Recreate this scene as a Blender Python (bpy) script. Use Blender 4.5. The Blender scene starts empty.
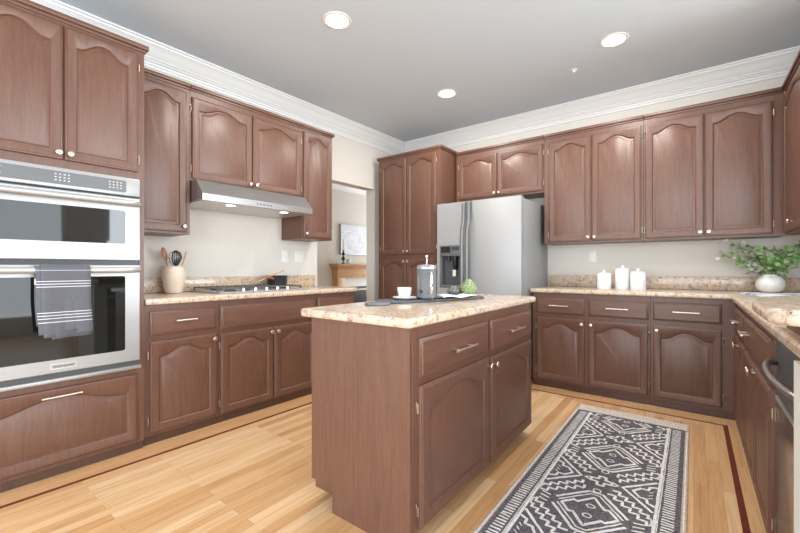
import bpy, bmesh, math, random
from mathutils import Vector, Matrix

random.seed(7)
SC = bpy.context.scene
COL = SC.collection
PI = math.pi

# ---------------------------------------------------------------- camera
cam_d = bpy.data.cameras.new('camera')
cam_d.sensor_fit = 'HORIZONTAL'
cam_d.sensor_width = 36.0
cam_d.lens = 387.0 / 800.0 * 36.0
cam_d.shift_y = 1.3 / 800.0
cam_d.clip_start = 0.02
cam = bpy.data.objects.new('camera', cam_d)
COL.objects.link(cam)
cam.location = (0, 0, 1.106)
cam.rotation_euler = (PI / 2, 0, 0.6491)
SC.camera = cam

# ---------------------------------------------------------------- world, light, exposure
world = bpy.data.worlds.new('world')
SC.world = world
world.use_nodes = True
wn = world.node_tree
bg = wn.nodes['Background']
bg.inputs['Color'].default_value = (0.86, 0.93, 1.0, 1)
bg.inputs['Strength'].default_value = 0.9

SC.view_settings.view_transform = 'Standard'
SC.view_settings.look = 'None'
SC.view_settings.exposure = -0.09
SC.view_settings.gamma = 1.0
SC.view_settings.use_curve_mapping = False


def area_light(name, loc, direction, sx, sy, power, color=(1, 1, 1)):
    d = bpy.data.lights.new(name, 'AREA')
    d.shape = 'RECTANGLE'
    d.size, d.size_y = sx, sy
    d.energy = power
    d.color = color
    o = bpy.data.objects.new(name, d)
    COL.objects.link(o)
    o.location = loc
    o.rotation_euler = Vector(direction).to_track_quat('-Z', 'Y').to_euler()
    return o


# daylight at unseen windows (rear wall, right-hand nook), then two added fill lamps
DAY = (0.86, 0.94, 1.0)
area_light('daylight_rear_left', (-1.6, -3.13, 1.33), (0.1, 1, 0.0), 2.8, 2.2, 130, DAY)
area_light('daylight_rear_right', (1.65, -3.13, 1.33), (-0.1, 1, 0.0), 3.0, 2.2, 175, DAY)
area_light('daylight_nook', (3.53, 0.25, 1.35), (-1, 0, 0.12), 2.4, 2.1, 115, DAY)
area_light('nook_far_fill', (3.53, 3.05, 1.55), (-1, -0.05, 0.4), 1.9, 1.7, 190, DAY)  # added lamp, brightens the cooking wall and far ceiling
area_light('living_fill', (-4.2, 7.40, 1.45), (-0.1, -1, 0.0), 1.4, 1.9, 100, DAY)  # added lamp, brightens the living room; its end wall has no window

# ---------------------------------------------------------------- mesh helpers


class MB:
    """collects shapes for ONE mesh object"""

    def __init__(self):
        self.bm = bmesh.new()

    def _mark(self, faces, mat):
        for f in faces:
            f.material_index = mat

    def box(self, x0, x1, y0, y1, z0, z1, mat=0, bev=0.0, seg=2, M=None):
        bm = self.bm
        r = bmesh.ops.create_cube(bm, size=1.0)
        vs = r['verts']
        for v in vs:
            v.co = Vector(((x0 + x1) / 2 + v.co.x * (x1 - x0), (y0 + y1) / 2 + v.co.y * (y1 - y0), (z0 + z1) / 2 + v.co.z * (z1 - z0)))
        fs = set(f for v in vs for f in v.link_faces)
        self._mark(fs, mat)
        if bev > 0:
            es = list(set(e for v in vs for e in v.link_edges))
            r2 = bmesh.ops.bevel(bm, geom=es, offset=bev, segments=seg, affect='EDGES', profile=0.5, clamp_overlap=True)
            self._mark(r2['faces'], mat)
            vs = list(set(v for f in r2['faces'] for v in f.verts) | set(v for v in vs if v.is_valid))
        if M is not None:
            for v in vs:
                v.co = M @ v.co
        return self

    def loops(self, rings, mat=0, cap0=False, cap1=True, closed=True):
        bm = self.bm
        R = [[bm.verts.new(p) for p in ring] for ring in rings]
        n = len(R[0])
        for a, b in zip(R, R[1:]):
            for i in range(n if closed else n - 1):
                j = (i + 1) % n
                try:
                    f = bm.faces.new((a[i], a[j], b[j], b[i]))
                    f.material_index = mat
                except ValueError:
                    pass
        if cap0:
            f = bm.faces.new(list(reversed(R[0])))
            f.material_index = mat
        if cap1:
            f = bm.faces.new(R[-1])
            f.material_index = mat
        return self

    def tube(self, pts, r, n=10, mat=0, caps=True, up=None):
        pts = [Vector(p) for p in pts]
        rings = []
        prev = None
        for i, p in enumerate(pts):
            t = (pts[min(i + 1, len(pts) - 1)] - pts[max(i - 1, 0)])
            if t.length < 1e-9:
                t = Vector((0, 0, 1))
            t.normalize()
            if prev is None:
                a = Vector((0, 0, 1)) if abs(t.z) < 0.9 else Vector((1, 0, 0))
                u = t.cross(a).normalized()
            else:
                u = (prev - t * prev.dot(t))
                if u.length < 1e-6:
                    u = t.orthogonal()
                u.normalize()
            prev = u
            w = t.cross(u)
            rr = r[i] if isinstance(r, (list, tuple)) else r
            rings.append([p + (u * math.cos(2 * PI * k / n) + w * math.sin(2 * PI * k / n)) * rr for k in range(n)])
        return self.loops(rings, mat, caps, caps)

    def lathe(self, prof, c=(0, 0, 0), n=28, mat=0, cap0=True, cap1=True, M=None, rib=0, ribamp=0.0):
        rings = []
        for r, z in prof:
            ring = []
            for k in range(n):
                a = 2 * PI * k / n
                rr = r * (1 + (ribamp * math.cos(rib * a) if rib else 0))
                p = Vector((rr * math.cos(a), rr * math.sin(a), z))
                if M is not None:
                    p = M @ p
                ring.append(p + Vector(c))
            rings.append(ring)
        return self.loops(rings, mat, cap0, cap1)

    def prism(self, outline, z0, z1, mat=0, bev=0.0, steps=3):
        """outline: list of (x,y) counter-clockwise; a slab with rounded top and bottom edges"""
        c = outline

        def off(o):
            m = len(c)
            out = []
            for i in range(m):
                p0, p1, p2 = Vector(c[i - 1]), Vector(c[i]), Vector(c[(i + 1) % m])
                d1, d2 = (p1 - p0).normalized(), (p2 - p1).normalized()
                n1, n2 = Vector((-d1.y, d1.x)), Vector((-d2.y, d2.x))
                q = (n1 + n2)
                if q.length < 1e-6:
                    q = n1
                q.normalize()
                s = max(0.5, q.dot(n1))
                out.append(p1 + q * (o / s))
            return out
        rings = []
        if bev > 0:
            for k in range(steps + 1):
                a = PI / 2 * k / steps
                o = off(bev * (1 - math.sin(a)))
                rings.append([(p.x, p.y, z0 + bev * (1 - math.cos(a))) for p in o])
            for k in range(steps + 1):
                a = PI / 2 * k / steps
                o = off(bev * (1 - math.cos(a)))
                rings.append([(p.x, p.y, z1 - bev * (1 - math.sin(a))) for p in o])
        else:
            rings = [[(x, y, z0) for x, y in c], [(x, y, z1) for x, y in c]]
        return self.loops(rings, mat, True, True)

    def sweep_profile(self, prof, path_fn, ts, mat=0):
        rings = [[path_fn(t, a, b) for a, b in prof] for t in ts]
        return self.loops(rings, mat, True, True)

    def build(self, name, mats, parent=None, smooth=True, angle=38):
        me = bpy.data.meshes.new(name)
        bmesh.ops.recalc_face_normals(self.bm, faces=self.bm.faces)
        self.bm.to_mesh(me)
        self.bm.free()
        if not isinstance(mats, (list, tuple)):
            mats = [mats]
        for m in mats:
            me.materials.append(m)
        if smooth:
            for p in me.polygons:
                p.use_smooth = True
            try:
                me.set_sharp_from_angle(angle=math.radians(angle))
            except Exception:
                pass
        o = bpy.data.objects.new(name, me)
        COL.objects.link(o)
        if parent is not None:
            o.parent = parent
        return o


def empty(name, loc, rz, label, cat, group=None):
    o = bpy.data.objects.new(name, None)
    o.empty_display_size = 0.1
    COL.objects.link(o)
    o.location = loc
    o.rotation_euler = (0, 0, rz)
    return tag(o, label, cat, group)


def tag(o, label=None, cat=None, group=None, kind=None):
    if label:
        o['label'] = label
    if cat:
        o['category'] = cat
    if group:
        o['group'] = group
    if kind:
        o['kind'] = kind
    return o


def place(o, loc, rz=0.0):
    o.location = loc
    o.rotation_euler = (0, 0, rz)
    return o


def copy_tree(src, label=None):
    r = src.copy()
    COL.objects.link(r)
    if label:
        r['label'] = label
    for ch in src.children:
        c = ch.copy()
        COL.objects.link(c)
        c.parent = r
        for g in ch.children:
            d = g.copy()
            COL.objects.link(d)
            d.parent = c
    return r


# ---------------------------------------------------------------- material helpers
def lin(c):
    c = c / 255.0
    return c / 12.92 if c <= 0.04045 else ((c + 0.055) / 1.055) ** 2.4


def rgb(r, g, b):
    return (lin(r), lin(g), lin(b), 1.0)


def new_mat(name):
    m = bpy.data.materials.new(name)
    m.use_nodes = True
    return m, m.node_tree, m.node_tree.nodes['Principled BSDF']


def nd(nt, typ, **kw):
    n = nt.nodes.new(typ)
    for k, v in kw.items():
        if k in n.inputs:
            n.inputs[k].default_value = v
        else:
            setattr(n, k, v)
    return n


def coords(nt, scale, rand=True, kind='Object'):
    tc = nt.nodes.new('ShaderNodeTexCoord')
    mp = nt.nodes.new('ShaderNodeMapping')
    mp.inputs['Scale'].default_value = scale
    src = tc.outputs[kind]
    if rand:
        oi = nt.nodes.new('ShaderNodeObjectInfo')
        mul = nd(nt, 'ShaderNodeMath', operation='MULTIPLY')
        mul.inputs[1].default_value = 37.0
        nt.links.new(oi.outputs['Random'], mul.inputs[0])
        ad = nd(nt, 'ShaderNodeVectorMath', operation='ADD')
        nt.links.new(src, ad.inputs[0])
        nt.links.new(mul.outputs[0], ad.inputs[1])
        src = ad.outputs[0]
    nt.links.new(src, mp.inputs['Vector'])
    return mp.outputs['Vector']


def ramp(nt, fac, stops):
    r = nt.nodes.new('ShaderNodeValToRGB')
    el = r.color_ramp.elements
    while len(el) > 1:
        el.remove(el[-1])
    el[0].position, el[0].color = stops[0]
    for p, c in stops[1:]:
        e = el.new(p)
        e.color = c
    nt.links.new(fac, r.inputs['Fac'])
    return r.outputs['Color']


def bump(nt, bsdf, height, strength=0.1, dist=0.002):
    b = nd(nt, 'ShaderNodeBump')
    b.inputs['Strength'].default_value = strength
    b.inputs['Distance'].default_value = dist
    nt.links.new(height, b.inputs['Height'])
    nt.links.new(b.outputs['Normal'], bsdf.inputs['Normal'])


def plain(name, col, rough=0.5, metal=0.0, spec=0.5, noise=0.0, nscale=40, bstr=0.0):
    m, nt, b = new_mat(name)
    b.inputs['Base Color'].default_value = col
    b.inputs['Roughness'].default_value = rough
    b.inputs['Metallic'].default_value = metal
    b.inputs['Specular IOR Level'].default_value = spec
    v = coords(nt, (1, 1, 1), rand=False)
    n = nd(nt, 'ShaderNodeTexNoise')
    n.inputs['Scale'].default_value = nscale
    n.inputs['Detail'].default_value = 4
    nt.links.new(v, n.inputs['Vector'])
    lo = tuple(c * (1 - noise) for c in col[:3]) + (1,)
    hi = tuple(min(1, c * (1 + noise)) for c in col[:3]) + (1,)
    nt.links.new(ramp(nt, n.outputs['Fac'], [(0.3, lo), (0.7, hi)]), b.inputs['Base Color'])
    if bstr:
        bump(nt, b, n.outputs['Fac'], bstr)
    return m


def wood(name, dark, mid, light, scale=(34, 34, 2.2), rough=0.40, spec=0.62, coat=0.0):
    m, nt, b = new_mat(name)
    v = coords(nt, scale)
    n1 = nd(nt, 'ShaderNodeTexNoise')
    n1.inputs['Scale'].default_value = 2.2
    n1.inputs['Detail'].default_value = 8
    n1.inputs['Roughness'].default_value = 0.62
    n1.inputs['Distortion'].default_value = 0.4
    nt.links.new(v, n1.inputs['Vector'])
    col = ramp(nt, n1.outputs['Fac'], [(0.28, dark), (0.5, mid), (0.72, light)])
    v2 = coords(nt, tuple(s * 5 for s in scale))
    n2 = nd(nt, 'ShaderNodeTexNoise')
    n2.inputs['Scale'].default_value = 2.0
    n2.inputs['Detail'].default_value = 3
    nt.links.new(v2, n2.inputs['Vector'])
    mx = nd(nt, 'ShaderNodeMix', data_type='RGBA', blend_type='MULTIPLY')
    mx.inputs[0].default_value = 0.35
    nt.links.new(col, mx.inputs[6])
    nt.links.new(ramp(nt, n2.outputs['Fac'], [(0.38, (0.62, 0.6, 0.58, 1)), (0.6, (1, 1, 1, 1))]), mx.inputs[7])
    nt.links.new(mx.outputs[2], b.inputs['Base Color'])
    b.inputs['Roughness'].default_value = rough
    b.inputs['Specular IOR Level'].default_value = spec
    b.inputs['Coat Weight'].default_value = coat
    b.inputs['Coat Roughness'].default_value = 0.25
    bump(nt, b, n2.outputs['Fac'], 0.12, 0.001)
    return m


WD = (0.116, 0.053, 0.034, 1)
WM = (0.150, 0.069, 0.045, 1)
WL = (0.176, 0.084, 0.056, 1)
M_wood = wood('stained_oak', WD, WM, WL)
M_woodh = wood('stained_oak_horizontal', WD, WM, WL, scale=(1.6, 26, 26))
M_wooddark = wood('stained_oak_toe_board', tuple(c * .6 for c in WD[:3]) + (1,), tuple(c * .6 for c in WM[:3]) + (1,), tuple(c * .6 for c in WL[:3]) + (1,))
M_oak = wood('honey_oak_mantel', rgb(196, 146, 98), rgb(212, 164, 116), rgb(224, 180, 136), scale=(4, 4, 20), rough=0.45)
M_spoon = wood('beech_wood', rgb(190, 142, 98), rgb(208, 164, 120), rgb(222, 184, 142), rough=0.55)
M_spoond = wood('brown_utensil_wood', rgb(150, 92, 58), rgb(172, 110, 72), rgb(186, 126, 88), rough=0.5)


def metal_brushed(name, col, rough=0.28, scale=(1, 1, 90), amt=0.10, aniso=0.0, metal=1.0):
    m, nt, b = new_mat(name)
    b.inputs['Metallic'].default_value = metal
    v = coords(nt, scale, rand=False)
    n = nd(nt, 'ShaderNodeTexNoise')
    n.inputs['Scale'].default_value = 4.0
    n.inputs['Detail'].default_value = 5
    nt.links.new(v, n.inputs['Vector'])
    lo = tuple(c * (1 - amt) for c in col[:3]) + (1,)
    nt.links.new(ramp(nt, n.outputs['Fac'], [(0.3, lo), (0.7, col)]), b.inputs['Base Color'])
    mr = nd(nt, 'ShaderNodeMapRange')
    mr.inputs['To Min'].default_value = rough - 0.05
    mr.inputs['To Max'].default_value = rough + 0.08
    nt.links.new(n.outputs['Fac'], mr.inputs['Value'])
    nt.links.new(mr.outputs[0], b.inputs['Roughness'])
    b.inputs['Anisotropic'].default_value = aniso
    return m


M_steel = metal_brushed('brushed_stainless', (0.42, 0.42, 0.422, 1), 0.36, metal=0.45)
M_steelf = metal_brushed('fridge_stainless', (0.41, 0.41, 0.412, 1), 0.46, metal=0.30)
M_handle = metal_brushed('satin_steel_bar', (0.55, 0.55, 0.55, 1), 0.45, metal=0.6)
M_nickel = metal_brushed('warm_nickel', (0.83, 0.74, 0.68, 1), 0.30)
M_hinge = metal_brushed('antique_brass', (0.40, 0.32, 0.25, 1), 0.42)
M_chrome = plain('chrome', (0.86, 0.86, 0.87, 1), 0.12, 1.0)
M_black = plain('black_plastic', (0.012, 0.012, 0.013, 1), 0.4)
M_blackmetal = plain('black_enamel', (0.02, 0.02, 0.022, 1), 0.35)
M_darkgrey = plain('charcoal_plastic', (0.075, 0.078, 0.082, 1), 0.45)
M_grey = plain('grey_panel_glass', (0.13, 0.135, 0.14, 1), 0.28)
M_fridgeside = plain('grey_painted_steel', (0.30, 0.31, 0.32, 1), 0.42, 0.0, noise=0.03)
M_lightgrey = plain('light_grey_key', (0.55, 0.56, 0.57, 1), 0.5)
M_press = plain('grey_press_enamel', (0.135, 0.14, 0.145, 1), 0.45)
M_slate = plain('dark_slate', (0.085, 0.088, 0.10, 1), 0.55, noise=0.15, nscale=25, bstr=0.2)
M_slatel = plain('blue_grey_slate', (0.15, 0.155, 0.175, 1), 0.5, noise=0.15, nscale=25, bstr=0.2)
M_white = plain('white_ceramic', (0.80, 0.80, 0.79, 1), 0.25)
M_whitematte = plain('white_matte_ceramic', (0.82, 0.83, 0.84, 1), 0.5)
M_whiteplastic = plain('white_plastic', (0.82, 0.81, 0.78, 1), 0.4)
M_cream = plain('cream_stoneware', (0.74, 0.61, 0.50, 1), 0.5, noise=0.04, nscale=30)
M_cloth = plain('white_linen', (0.80, 0.79, 0.77, 1), 0.9, noise=0.04, nscale=200, bstr=0.1)
M_trimpaint = plain('white_gloss_trim', (0.80, 0.80, 0.79, 1), 0.4)
M_wall = plain('cream_wall_paint', (0.70, 0.66, 0.605, 1), 0.85, noise=0.012, nscale=90, bstr=0.03)
M_wallliving = plain('living_room_paint', (0.72, 0.66, 0.58, 1), 0.85, noise=0.012, nscale=90, bstr=0.03)
M_pony = plain('pale_grey_wall_paint', (0.72, 0.71, 0.66, 1), 0.85, noise=0.03, nscale=120, bstr=0.1)
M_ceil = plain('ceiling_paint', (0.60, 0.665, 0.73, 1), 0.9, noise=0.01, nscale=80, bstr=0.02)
M_firebox = plain('firebox_black', (0.015, 0.016, 0.02, 1), 0.3)
M_surround = plain('pale_stone_surround', (0.72, 0.70, 0.67, 1), 0.4, noise=0.05, nscale=12)
M_redinlay = wood('cherry_inlay', rgb(92, 38, 26), rgb(112, 48, 34), rgb(128, 60, 44), rough=0.3)


def glass_black(name, rough=0.03):
    m, nt, b = new_mat(name)
    b.inputs['Base Color'].default_value = (0.008, 0.009, 0.009, 1)
    b.inputs['Roughness'].default_value = rough
    b.inputs['IOR'].default_value = 1.45
    return m


M_glass = glass_black('oven_window_glass')


def clear_glass(name, col=(0.9, 0.92, 0.92, 1)):
    m, nt, b = new_mat(name)
    b.inputs['Base Color'].default_value = col
    b.inputs['Transmission Weight'].default_value = 0.9
    b.inputs['Roughness'].default_value = 0.05
    b.inputs['IOR'].default_value = 1.2
    return m


M_clear = clear_glass('clear_glass')


def granite(name):
    m, nt, b = new_mat(name)
    v = coords(nt, (1, 1, 1), rand=False)
    n1 = nd(nt, 'ShaderNodeTexNoise')
    n1.inputs['Scale'].default_value = 5.5
    n1.inputs['Detail'].default_value = 8
    n1.inputs['Roughness'].default_value = 0.7
    n1.inputs['Distortion'].default_value = 1.2
    nt.links.new(v, n1.inputs['Vector'])
    base = ramp(nt, n1.outputs['Fac'], [(0.30, rgb(170, 150, 140)), (0.40, rgb(200, 178, 160)), (0.48, rgb(216, 200, 186)), (0.545, rgb(210, 182, 148)), (0.60, rgb(218, 200, 182)), (0.68, rgb(196, 180, 174)), (0.8, rgb(208, 186, 164))])
    n2 = nd(nt, 'ShaderNodeTexNoise')
    n2.inputs['Scale'].default_value = 45
    n2.inputs['Detail'].default_value = 5
    n2.inputs['Roughness'].default_value = 0.75
    nt.links.new(v, n2.inputs['Vector'])
    mx = nd(nt, 'ShaderNodeMix', data_type='RGBA', blend_type='MULTIPLY')
    mx.inputs[0].default_value = 0.85
    nt.links.new(base, mx.inputs[6])
    nt.links.new(ramp(nt, n2.outputs['Fac'], [(0.30, rgb(110, 88, 80)), (0.40, rgb(205, 190, 178)), (0.5, (1, 1, 1, 1)), (0.62, (1, 1, 1, 1)), (0.72, rgb(228, 214, 200))]), mx.inputs[7])
    vo = nd(nt, 'ShaderNodeTexVoronoi')
    vo.inputs['Scale'].default_value = 70
    nt.links.new(v, vo.inputs['Vector'])
    n3 = nd(nt, 'ShaderNodeTexNoise')
    n3.inputs['Scale'].default_value = 9
    n3.inputs['Detail'].default_value = 3
    nt.links.new(v, n3.inputs['Vector'])
    mm = nd(nt, 'ShaderNodeMath', operation='LESS_THAN')
    mm.inputs[1].default_value = 0.16
    nt.links.new(vo.outputs['Distance'], mm.inputs[0])
    m3 = nd(nt, 'ShaderNodeMath', operation='GREATER_THAN')
    m3.inputs[1].default_value = 0.54
    nt.links.new(n3.outputs['Fac'], m3.inputs[0])
    m4 = nd(nt, 'ShaderNodeMath', operation='MULTIPLY')
    nt.links.new(mm.outputs[0], m4.inputs[0])
    nt.links.new(m3.outputs[0], m4.inputs[1])
    mx2 = nd(nt, 'ShaderNodeMix', data_type='RGBA')
    nt.links.new(m4.outputs[0], mx2.inputs[0])
    nt.links.new(mx.outputs[2], mx2.inputs[6])
    mx2.inputs[7].default_value = rgb(104, 78, 66)
    nt.links.new(mx2.outputs[2], b.inputs['Base Color'])
    b.inputs['Roughness'].default_value = 0.16
    b.inputs['Specular IOR Level'].default_value = 0.45
    return m


M_granite = granite('beige_gold_granite')


def plank_floor():
    m, nt, b = new_mat('light_oak_planks')
    tc = nt.nodes.new('ShaderNodeTexCoord')
    sep = nt.nodes.new('ShaderNodeSeparateXYZ')
    nt.links.new(tc.outputs['Object'], sep.inputs[0])
    comb = nt.nodes.new('ShaderNodeCombineXYZ')       # planks run along Y
    nt.links.new(sep.outputs['Y'], comb.inputs['X'])
    nt.links.new(sep.outputs['X'], comb.inputs['Y'])
    br = nt.nodes.new('ShaderNodeTexBrick')
    br.offset = 0.37
    br.inputs['Scale'].default_value = 1.0
    br.inputs['Brick Width'].default_value = 0.95
    br.inputs['Row Height'].default_value = 0.058
    br.inputs['Mortar Size'].default_value = 0.0009
    br.inputs['Mortar Smooth'].default_value = 0.4
    br.inputs['Color1'].default_value = (0, 0, 0, 1)
    br.inputs['Color2'].default_value = (1, 1, 1, 1)
    br.inputs['Mortar'].default_value = (0.5, 0.5, 0.5, 1)
    nt.links.new(comb.outputs[0], br.inputs['Vector'])
    tone = ramp(nt, br.outputs['Color'], [(0.0, rgb(200, 155, 108)), (0.35, rgb(214, 170, 122)), (0.7, rgb(222, 182, 136)), (1.0, rgb(230, 196, 156))])
    mp = nt.nodes.new('ShaderNodeMapping')
    mp.inputs['Scale'].default_value = (40, 2.0, 1)
    nt.links.new(tc.outputs['Object'], mp.inputs['Vector'])
    n = nd(nt, 'ShaderNodeTexNoise')
    n.inputs['Scale'].default_value = 1.6
    n.inputs['Detail'].default_value = 7
    n.inputs['Distortion'].default_value = 0.6
    nt.links.new(mp.outputs[0], n.inputs['Vector'])
    mx = nd(nt, 'ShaderNodeMix', data_type='RGBA', blend_type='MULTIPLY')
    mx.inputs[0].default_value = 0.75
    nt.links.new(tone, mx.inputs[6])
    nt.links.new(ramp(nt, n.outputs['Fac'], [(0.28, rgb(226, 210, 194)), (0.55, (1, 1, 1, 1)), (0.8, (1, 0.97, 0.93, 1))]), mx.inputs[7])
    mx2 = nd(nt, 'ShaderNodeMix', data_type='RGBA')
    nt.links.new(br.outputs['Fac'], mx2.inputs[0])
    nt.links.new(mx.outputs[2], mx2.inputs[6])
    mx2.inputs[7].default_value = rgb(170, 122, 80)
    nt.links.new(mx2.outputs[2], b.inputs['Base Color'])
    b.inputs['Roughness'].default_value = 0.30
    b.inputs['Specular IOR Level'].default_value = 0.45
    bump(nt, b, n.outputs['Fac'], 0.03, 0.001)
    return m


M_floor = plank_floor()
M_border = wood('oak_border_board', rgb(202, 152, 104), rgb(214, 166, 118), rgb(224, 180, 134), scale=(30, 1.5, 30), rough=0.3)


def emis(name, col, strength):
    m, nt, b = new_mat(name)
    b.inputs['Base Color'].default_value = (0.8, 0.8, 0.8, 1)
    b.inputs['Emission Color'].default_value = col
    b.inputs['Emission Strength'].default_value = strength
    return m


M_lamp = emis('lamp_lens', (1.0, 0.97, 0.92, 1), 9.0)
M_hoodlamp = emis('hood_lamp_lens', (1.0, 0.93, 0.82, 1), 6.0)

# ---------------------------------------------------------------- frames of reference
SL = 0.030                                   # the cooking wall stands a touch out of square
NL = math.hypot(1, SL)
ESX, ESY = SL / NL, 1 / NL
OLX, OLY = -2.601, 3.0
ROTL = math.atan2(ESY, ESX)                  # local x runs along the wall, local -y faces the room


def LW(s, d, z=0.0):
    return Vector((OLX + (s - 3) * ESX + d * ESY, OLY + (s - 3) * ESY - d * ESX, z))


CEIL = 2.79
WALL_D = -0.65          # cooking wall surface
BACKY = 4.30            # back wall surface
RIGHTX = 0.86           # right wall surface

# ---------------------------------------------------------------- structure


def slab(name, mat, boxes, kind='structure', bev=0.0):
    mb = MB()
    for b in boxes:
        mb.box(*b, bev=bev)
    o = mb.build(name, mat)
    return tag(o, kind=kind)


tag(MB().box(-6.2, 3.7, -3.3, 7.6, -0.12, 0.0).build('floor', M_floor), kind='structure')
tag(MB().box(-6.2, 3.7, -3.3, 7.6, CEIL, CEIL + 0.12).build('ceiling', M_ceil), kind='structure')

# cooking wall with the opening to the living room; local x = s, local y = 0 at the surface, +y into the wall
mb = MB()
WT = 0.14
mb.box(-6.4, 2.785, 0, WT, 0, CEIL)
mb.box(2.785, 3.70, 0, WT, 2.10, CEIL)
mb.box(3.70, 4.42, 0, WT, 0, CEIL)
wl = mb.build('wall_left', M_wall)
place(wl, LW(0, WALL_D), ROTL)
tag(wl, kind='structure')
slab('wall_back', M_wall, [(-3.2, 3.7, BACKY, BACKY + 0.14, 0, CEIL)])
# right-hand wall beside the uppers; lower half-wall behind the sink counter
slab('wall_right', M_wall, [(RIGHTX, RIGHTX + 0.14, 3.18, BACKY, 0, CEIL), (RIGHTX, RIGHTX + 0.14, 1.25, 3.18, 0, 0.874)])
slab('wall_peninsula_end', M_pony, [(0.200, RIGHTX, 1.25, 1.37, 0, 0.874)])
# rear wall with two unseen window openings, widened to soften the light
RY0, RY1 = -3.3, -3.16
slab('wall_rear', M_wall, [(-3.6, -3.05, RY0, RY1, 0, CEIL), (-0.15, 0.1, RY0, RY1, 0, CEIL), (3.2, 3.7, RY0, RY1, 0, CEIL),
                           (-3.05, -0.15, RY0, RY1, 0, 0.15), (-3.05, -0.15, RY0, RY1, 2.5, CEIL), (0.1, 3.2, RY0, RY1, 0, 0.15), (0.1, 3.2, RY0, RY1, 2.5, CEIL)])
slab('wall_nook', M_wall, [(3.56, 3.7, -3.3, -1.0, 0, CEIL), (3.56, 3.7, 1.5, 2.1, 0, CEIL), (3.56, 3.7, 4.0, 4.44, 0, CEIL), (3.56, 3.7, 2.1, 4.0, 0, 0.7), (3.56, 3.7, 2.1, 4.0, 2.4, CEIL), (3.56, 3.7, -1.0, 1.5, 0, 0.3), (3.56, 3.7, -1.0, 1.5, 2.4, CEIL)])
# living room beyond the opening
LIVX = -5.05
slab('wall_living', M_wallliving, [(LIVX - 0.14, LIVX, -1.0, 7.6, 0, CEIL)])
slab('wall_living_end', M_wallliving, [(LIVX, -3.0, 7.46, 7.6, 0, CEIL), (LIVX - .0, -3.5, -1.0, -0.86, 0, CEIL)])


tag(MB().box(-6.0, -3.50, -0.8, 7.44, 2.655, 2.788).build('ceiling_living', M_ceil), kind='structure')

# windows in the rear and nook walls (frames with bars; the far nook one is added)
def window(name, x0, x1, z0, z1, nx, nz):
    mb = MB()
    t = 0.05
    mb.box(x0, x0 + t, 0, 0.06, z0, z1)
    mb.box(x1 - t, x1, 0, 0.06, z0, z1)
    mb.box(x0 + t, x1 - t, 0, 0.06, z0, z0 + t)
    mb.box(x0 + t, x1 - t, 0, 0.06, z1 - t, z1)
    for i in range(1, nx):
        x = x0 + (x1 - x0) * i / nx
        mb.box(x - 0.02, x + 0.02, 0.01, 0.05, z0 + t, z1 - t)
    for i in range(1, nz):
        z = z0 + (z1 - z0) * i / nz
        mb.box(x0 + t, x1 - t, 0.015, 0.045, z - 0.015, z + 0.015)
    o = mb.build(name, M_trimpaint)
    return tag(o, kind='structure')


place(window('window_1', -3.05, -0.15, 0.15, 2.5, 3, 2), (0, -3.26, 0))
place(window('window_2', 0.1, 3.2, 0.15, 2.5, 3, 1), (0, -3.26, 0))
place(window('window_3', -1.0, 1.5, 0.3, 2.4, 3, 2), (3.66, 0, 0), PI / 2)

place(window('window_added', 2.1, 4.0, 0.7, 2.4, 2, 2), (3.66, 0, 0), PI / 2)  # made-up window, put in to carry the extra light from the nook

# crown moulding: layered profile (out from wall, down from ceiling)
CROWN = [(0.0, 0.0), (0.135, 0.0), (0.135, -0.012), (0.122, -0.016), (0.118, -0.026), (0.112, -0.030), (0.096, -0.042), (0.078, -0.062), (0.062, -0.086),
         (0.050, -0.096), (0.050, -0.104), (0.040, -0.108), (0.034, -0.118), (0.022, -0.126), (0.020, -0.138), (0.012, -0.142), (0.012, -0.160), (0.0, -0.162)]


def crown(name, s0, s1, ends=(0, 0)):
    """runs along local x at y=0 (wall surface), towards -y; ends: mitre sign at each end"""
    mb = MB()
    mb.sweep_profile([(a, b) for a, b in CROWN], lambda t, a, b: ((s0 + a * ends[0]) if t == 0 else (s1 - a * ends[1]), -a, b), [0, 1])
    o = mb.build(name, M_trimpaint, angle=25)
    return tag(o, kind='structure')


place(crown('trim_1', -3.0, 4.385, (0, 1)), LW(0, WALL_D, CEIL), ROTL)
place(crown('trim_2', -3.2, RIGHTX, (1, 1)), (0, BACKY, CEIL), 0)
place(crown('trim_3', -BACKY, -3.18, (1, 0)), (RIGHTX, 0, CEIL), -PI / 2)
place(crown('trim_4', -0.85, 7.45, (0, 0)), (LIVX, 0, 2.655), PI / 2)

# floor border: oak board against the cabinets and a dark red inlay line
inl = MB()
w = 0.022
p0, p1 = LW(-3.0, 0.135), LW(3.4, 0.135)


def strip(mb, a, b, wd, z0, z1):
    a, b = Vector((a[0], a[1], 0)), Vector((b[0], b[1], 0))
    t = (b - a).normalized()
    n = Vector((-t.y, t.x, 0)) * wd / 2
    mb.loops([[(q.x, q.y, z0) for q in (a - n, b - n, b + n, a + n)], [(q.x, q.y, z1) for q in (a - n, b - n, b + n, a + n)]], 0, True, True)


strip(inl, LW(-2.5, 0.135), LW(2.72, 0.135), w, 0.0, 0.0012)
strip(inl, (-2.05, 3.536), (0.188, 3.536), w, 0.0, 0.0012)
strip(inl, (0.177, 3.525), (0.177, -2.0), 0.026, 0.0, 0.0012)
tag(inl.build('trim_5', M_redinlay), kind='structure')
bor = MB()
strip(bor, LW(-2.5, 0.048), LW(2.72, 0.048), 0.15, 0.0, 0.0008)
tag(bor.build('trim_6', M_border), kind='structure')
bor = MB()
strip(bor, (-1.24, 3.61), (0.19, 3.61), 0.126, 0.0, 0.0008)
o = bor.build('trim_7', M_border)
tag(o, kind='structure')


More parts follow.
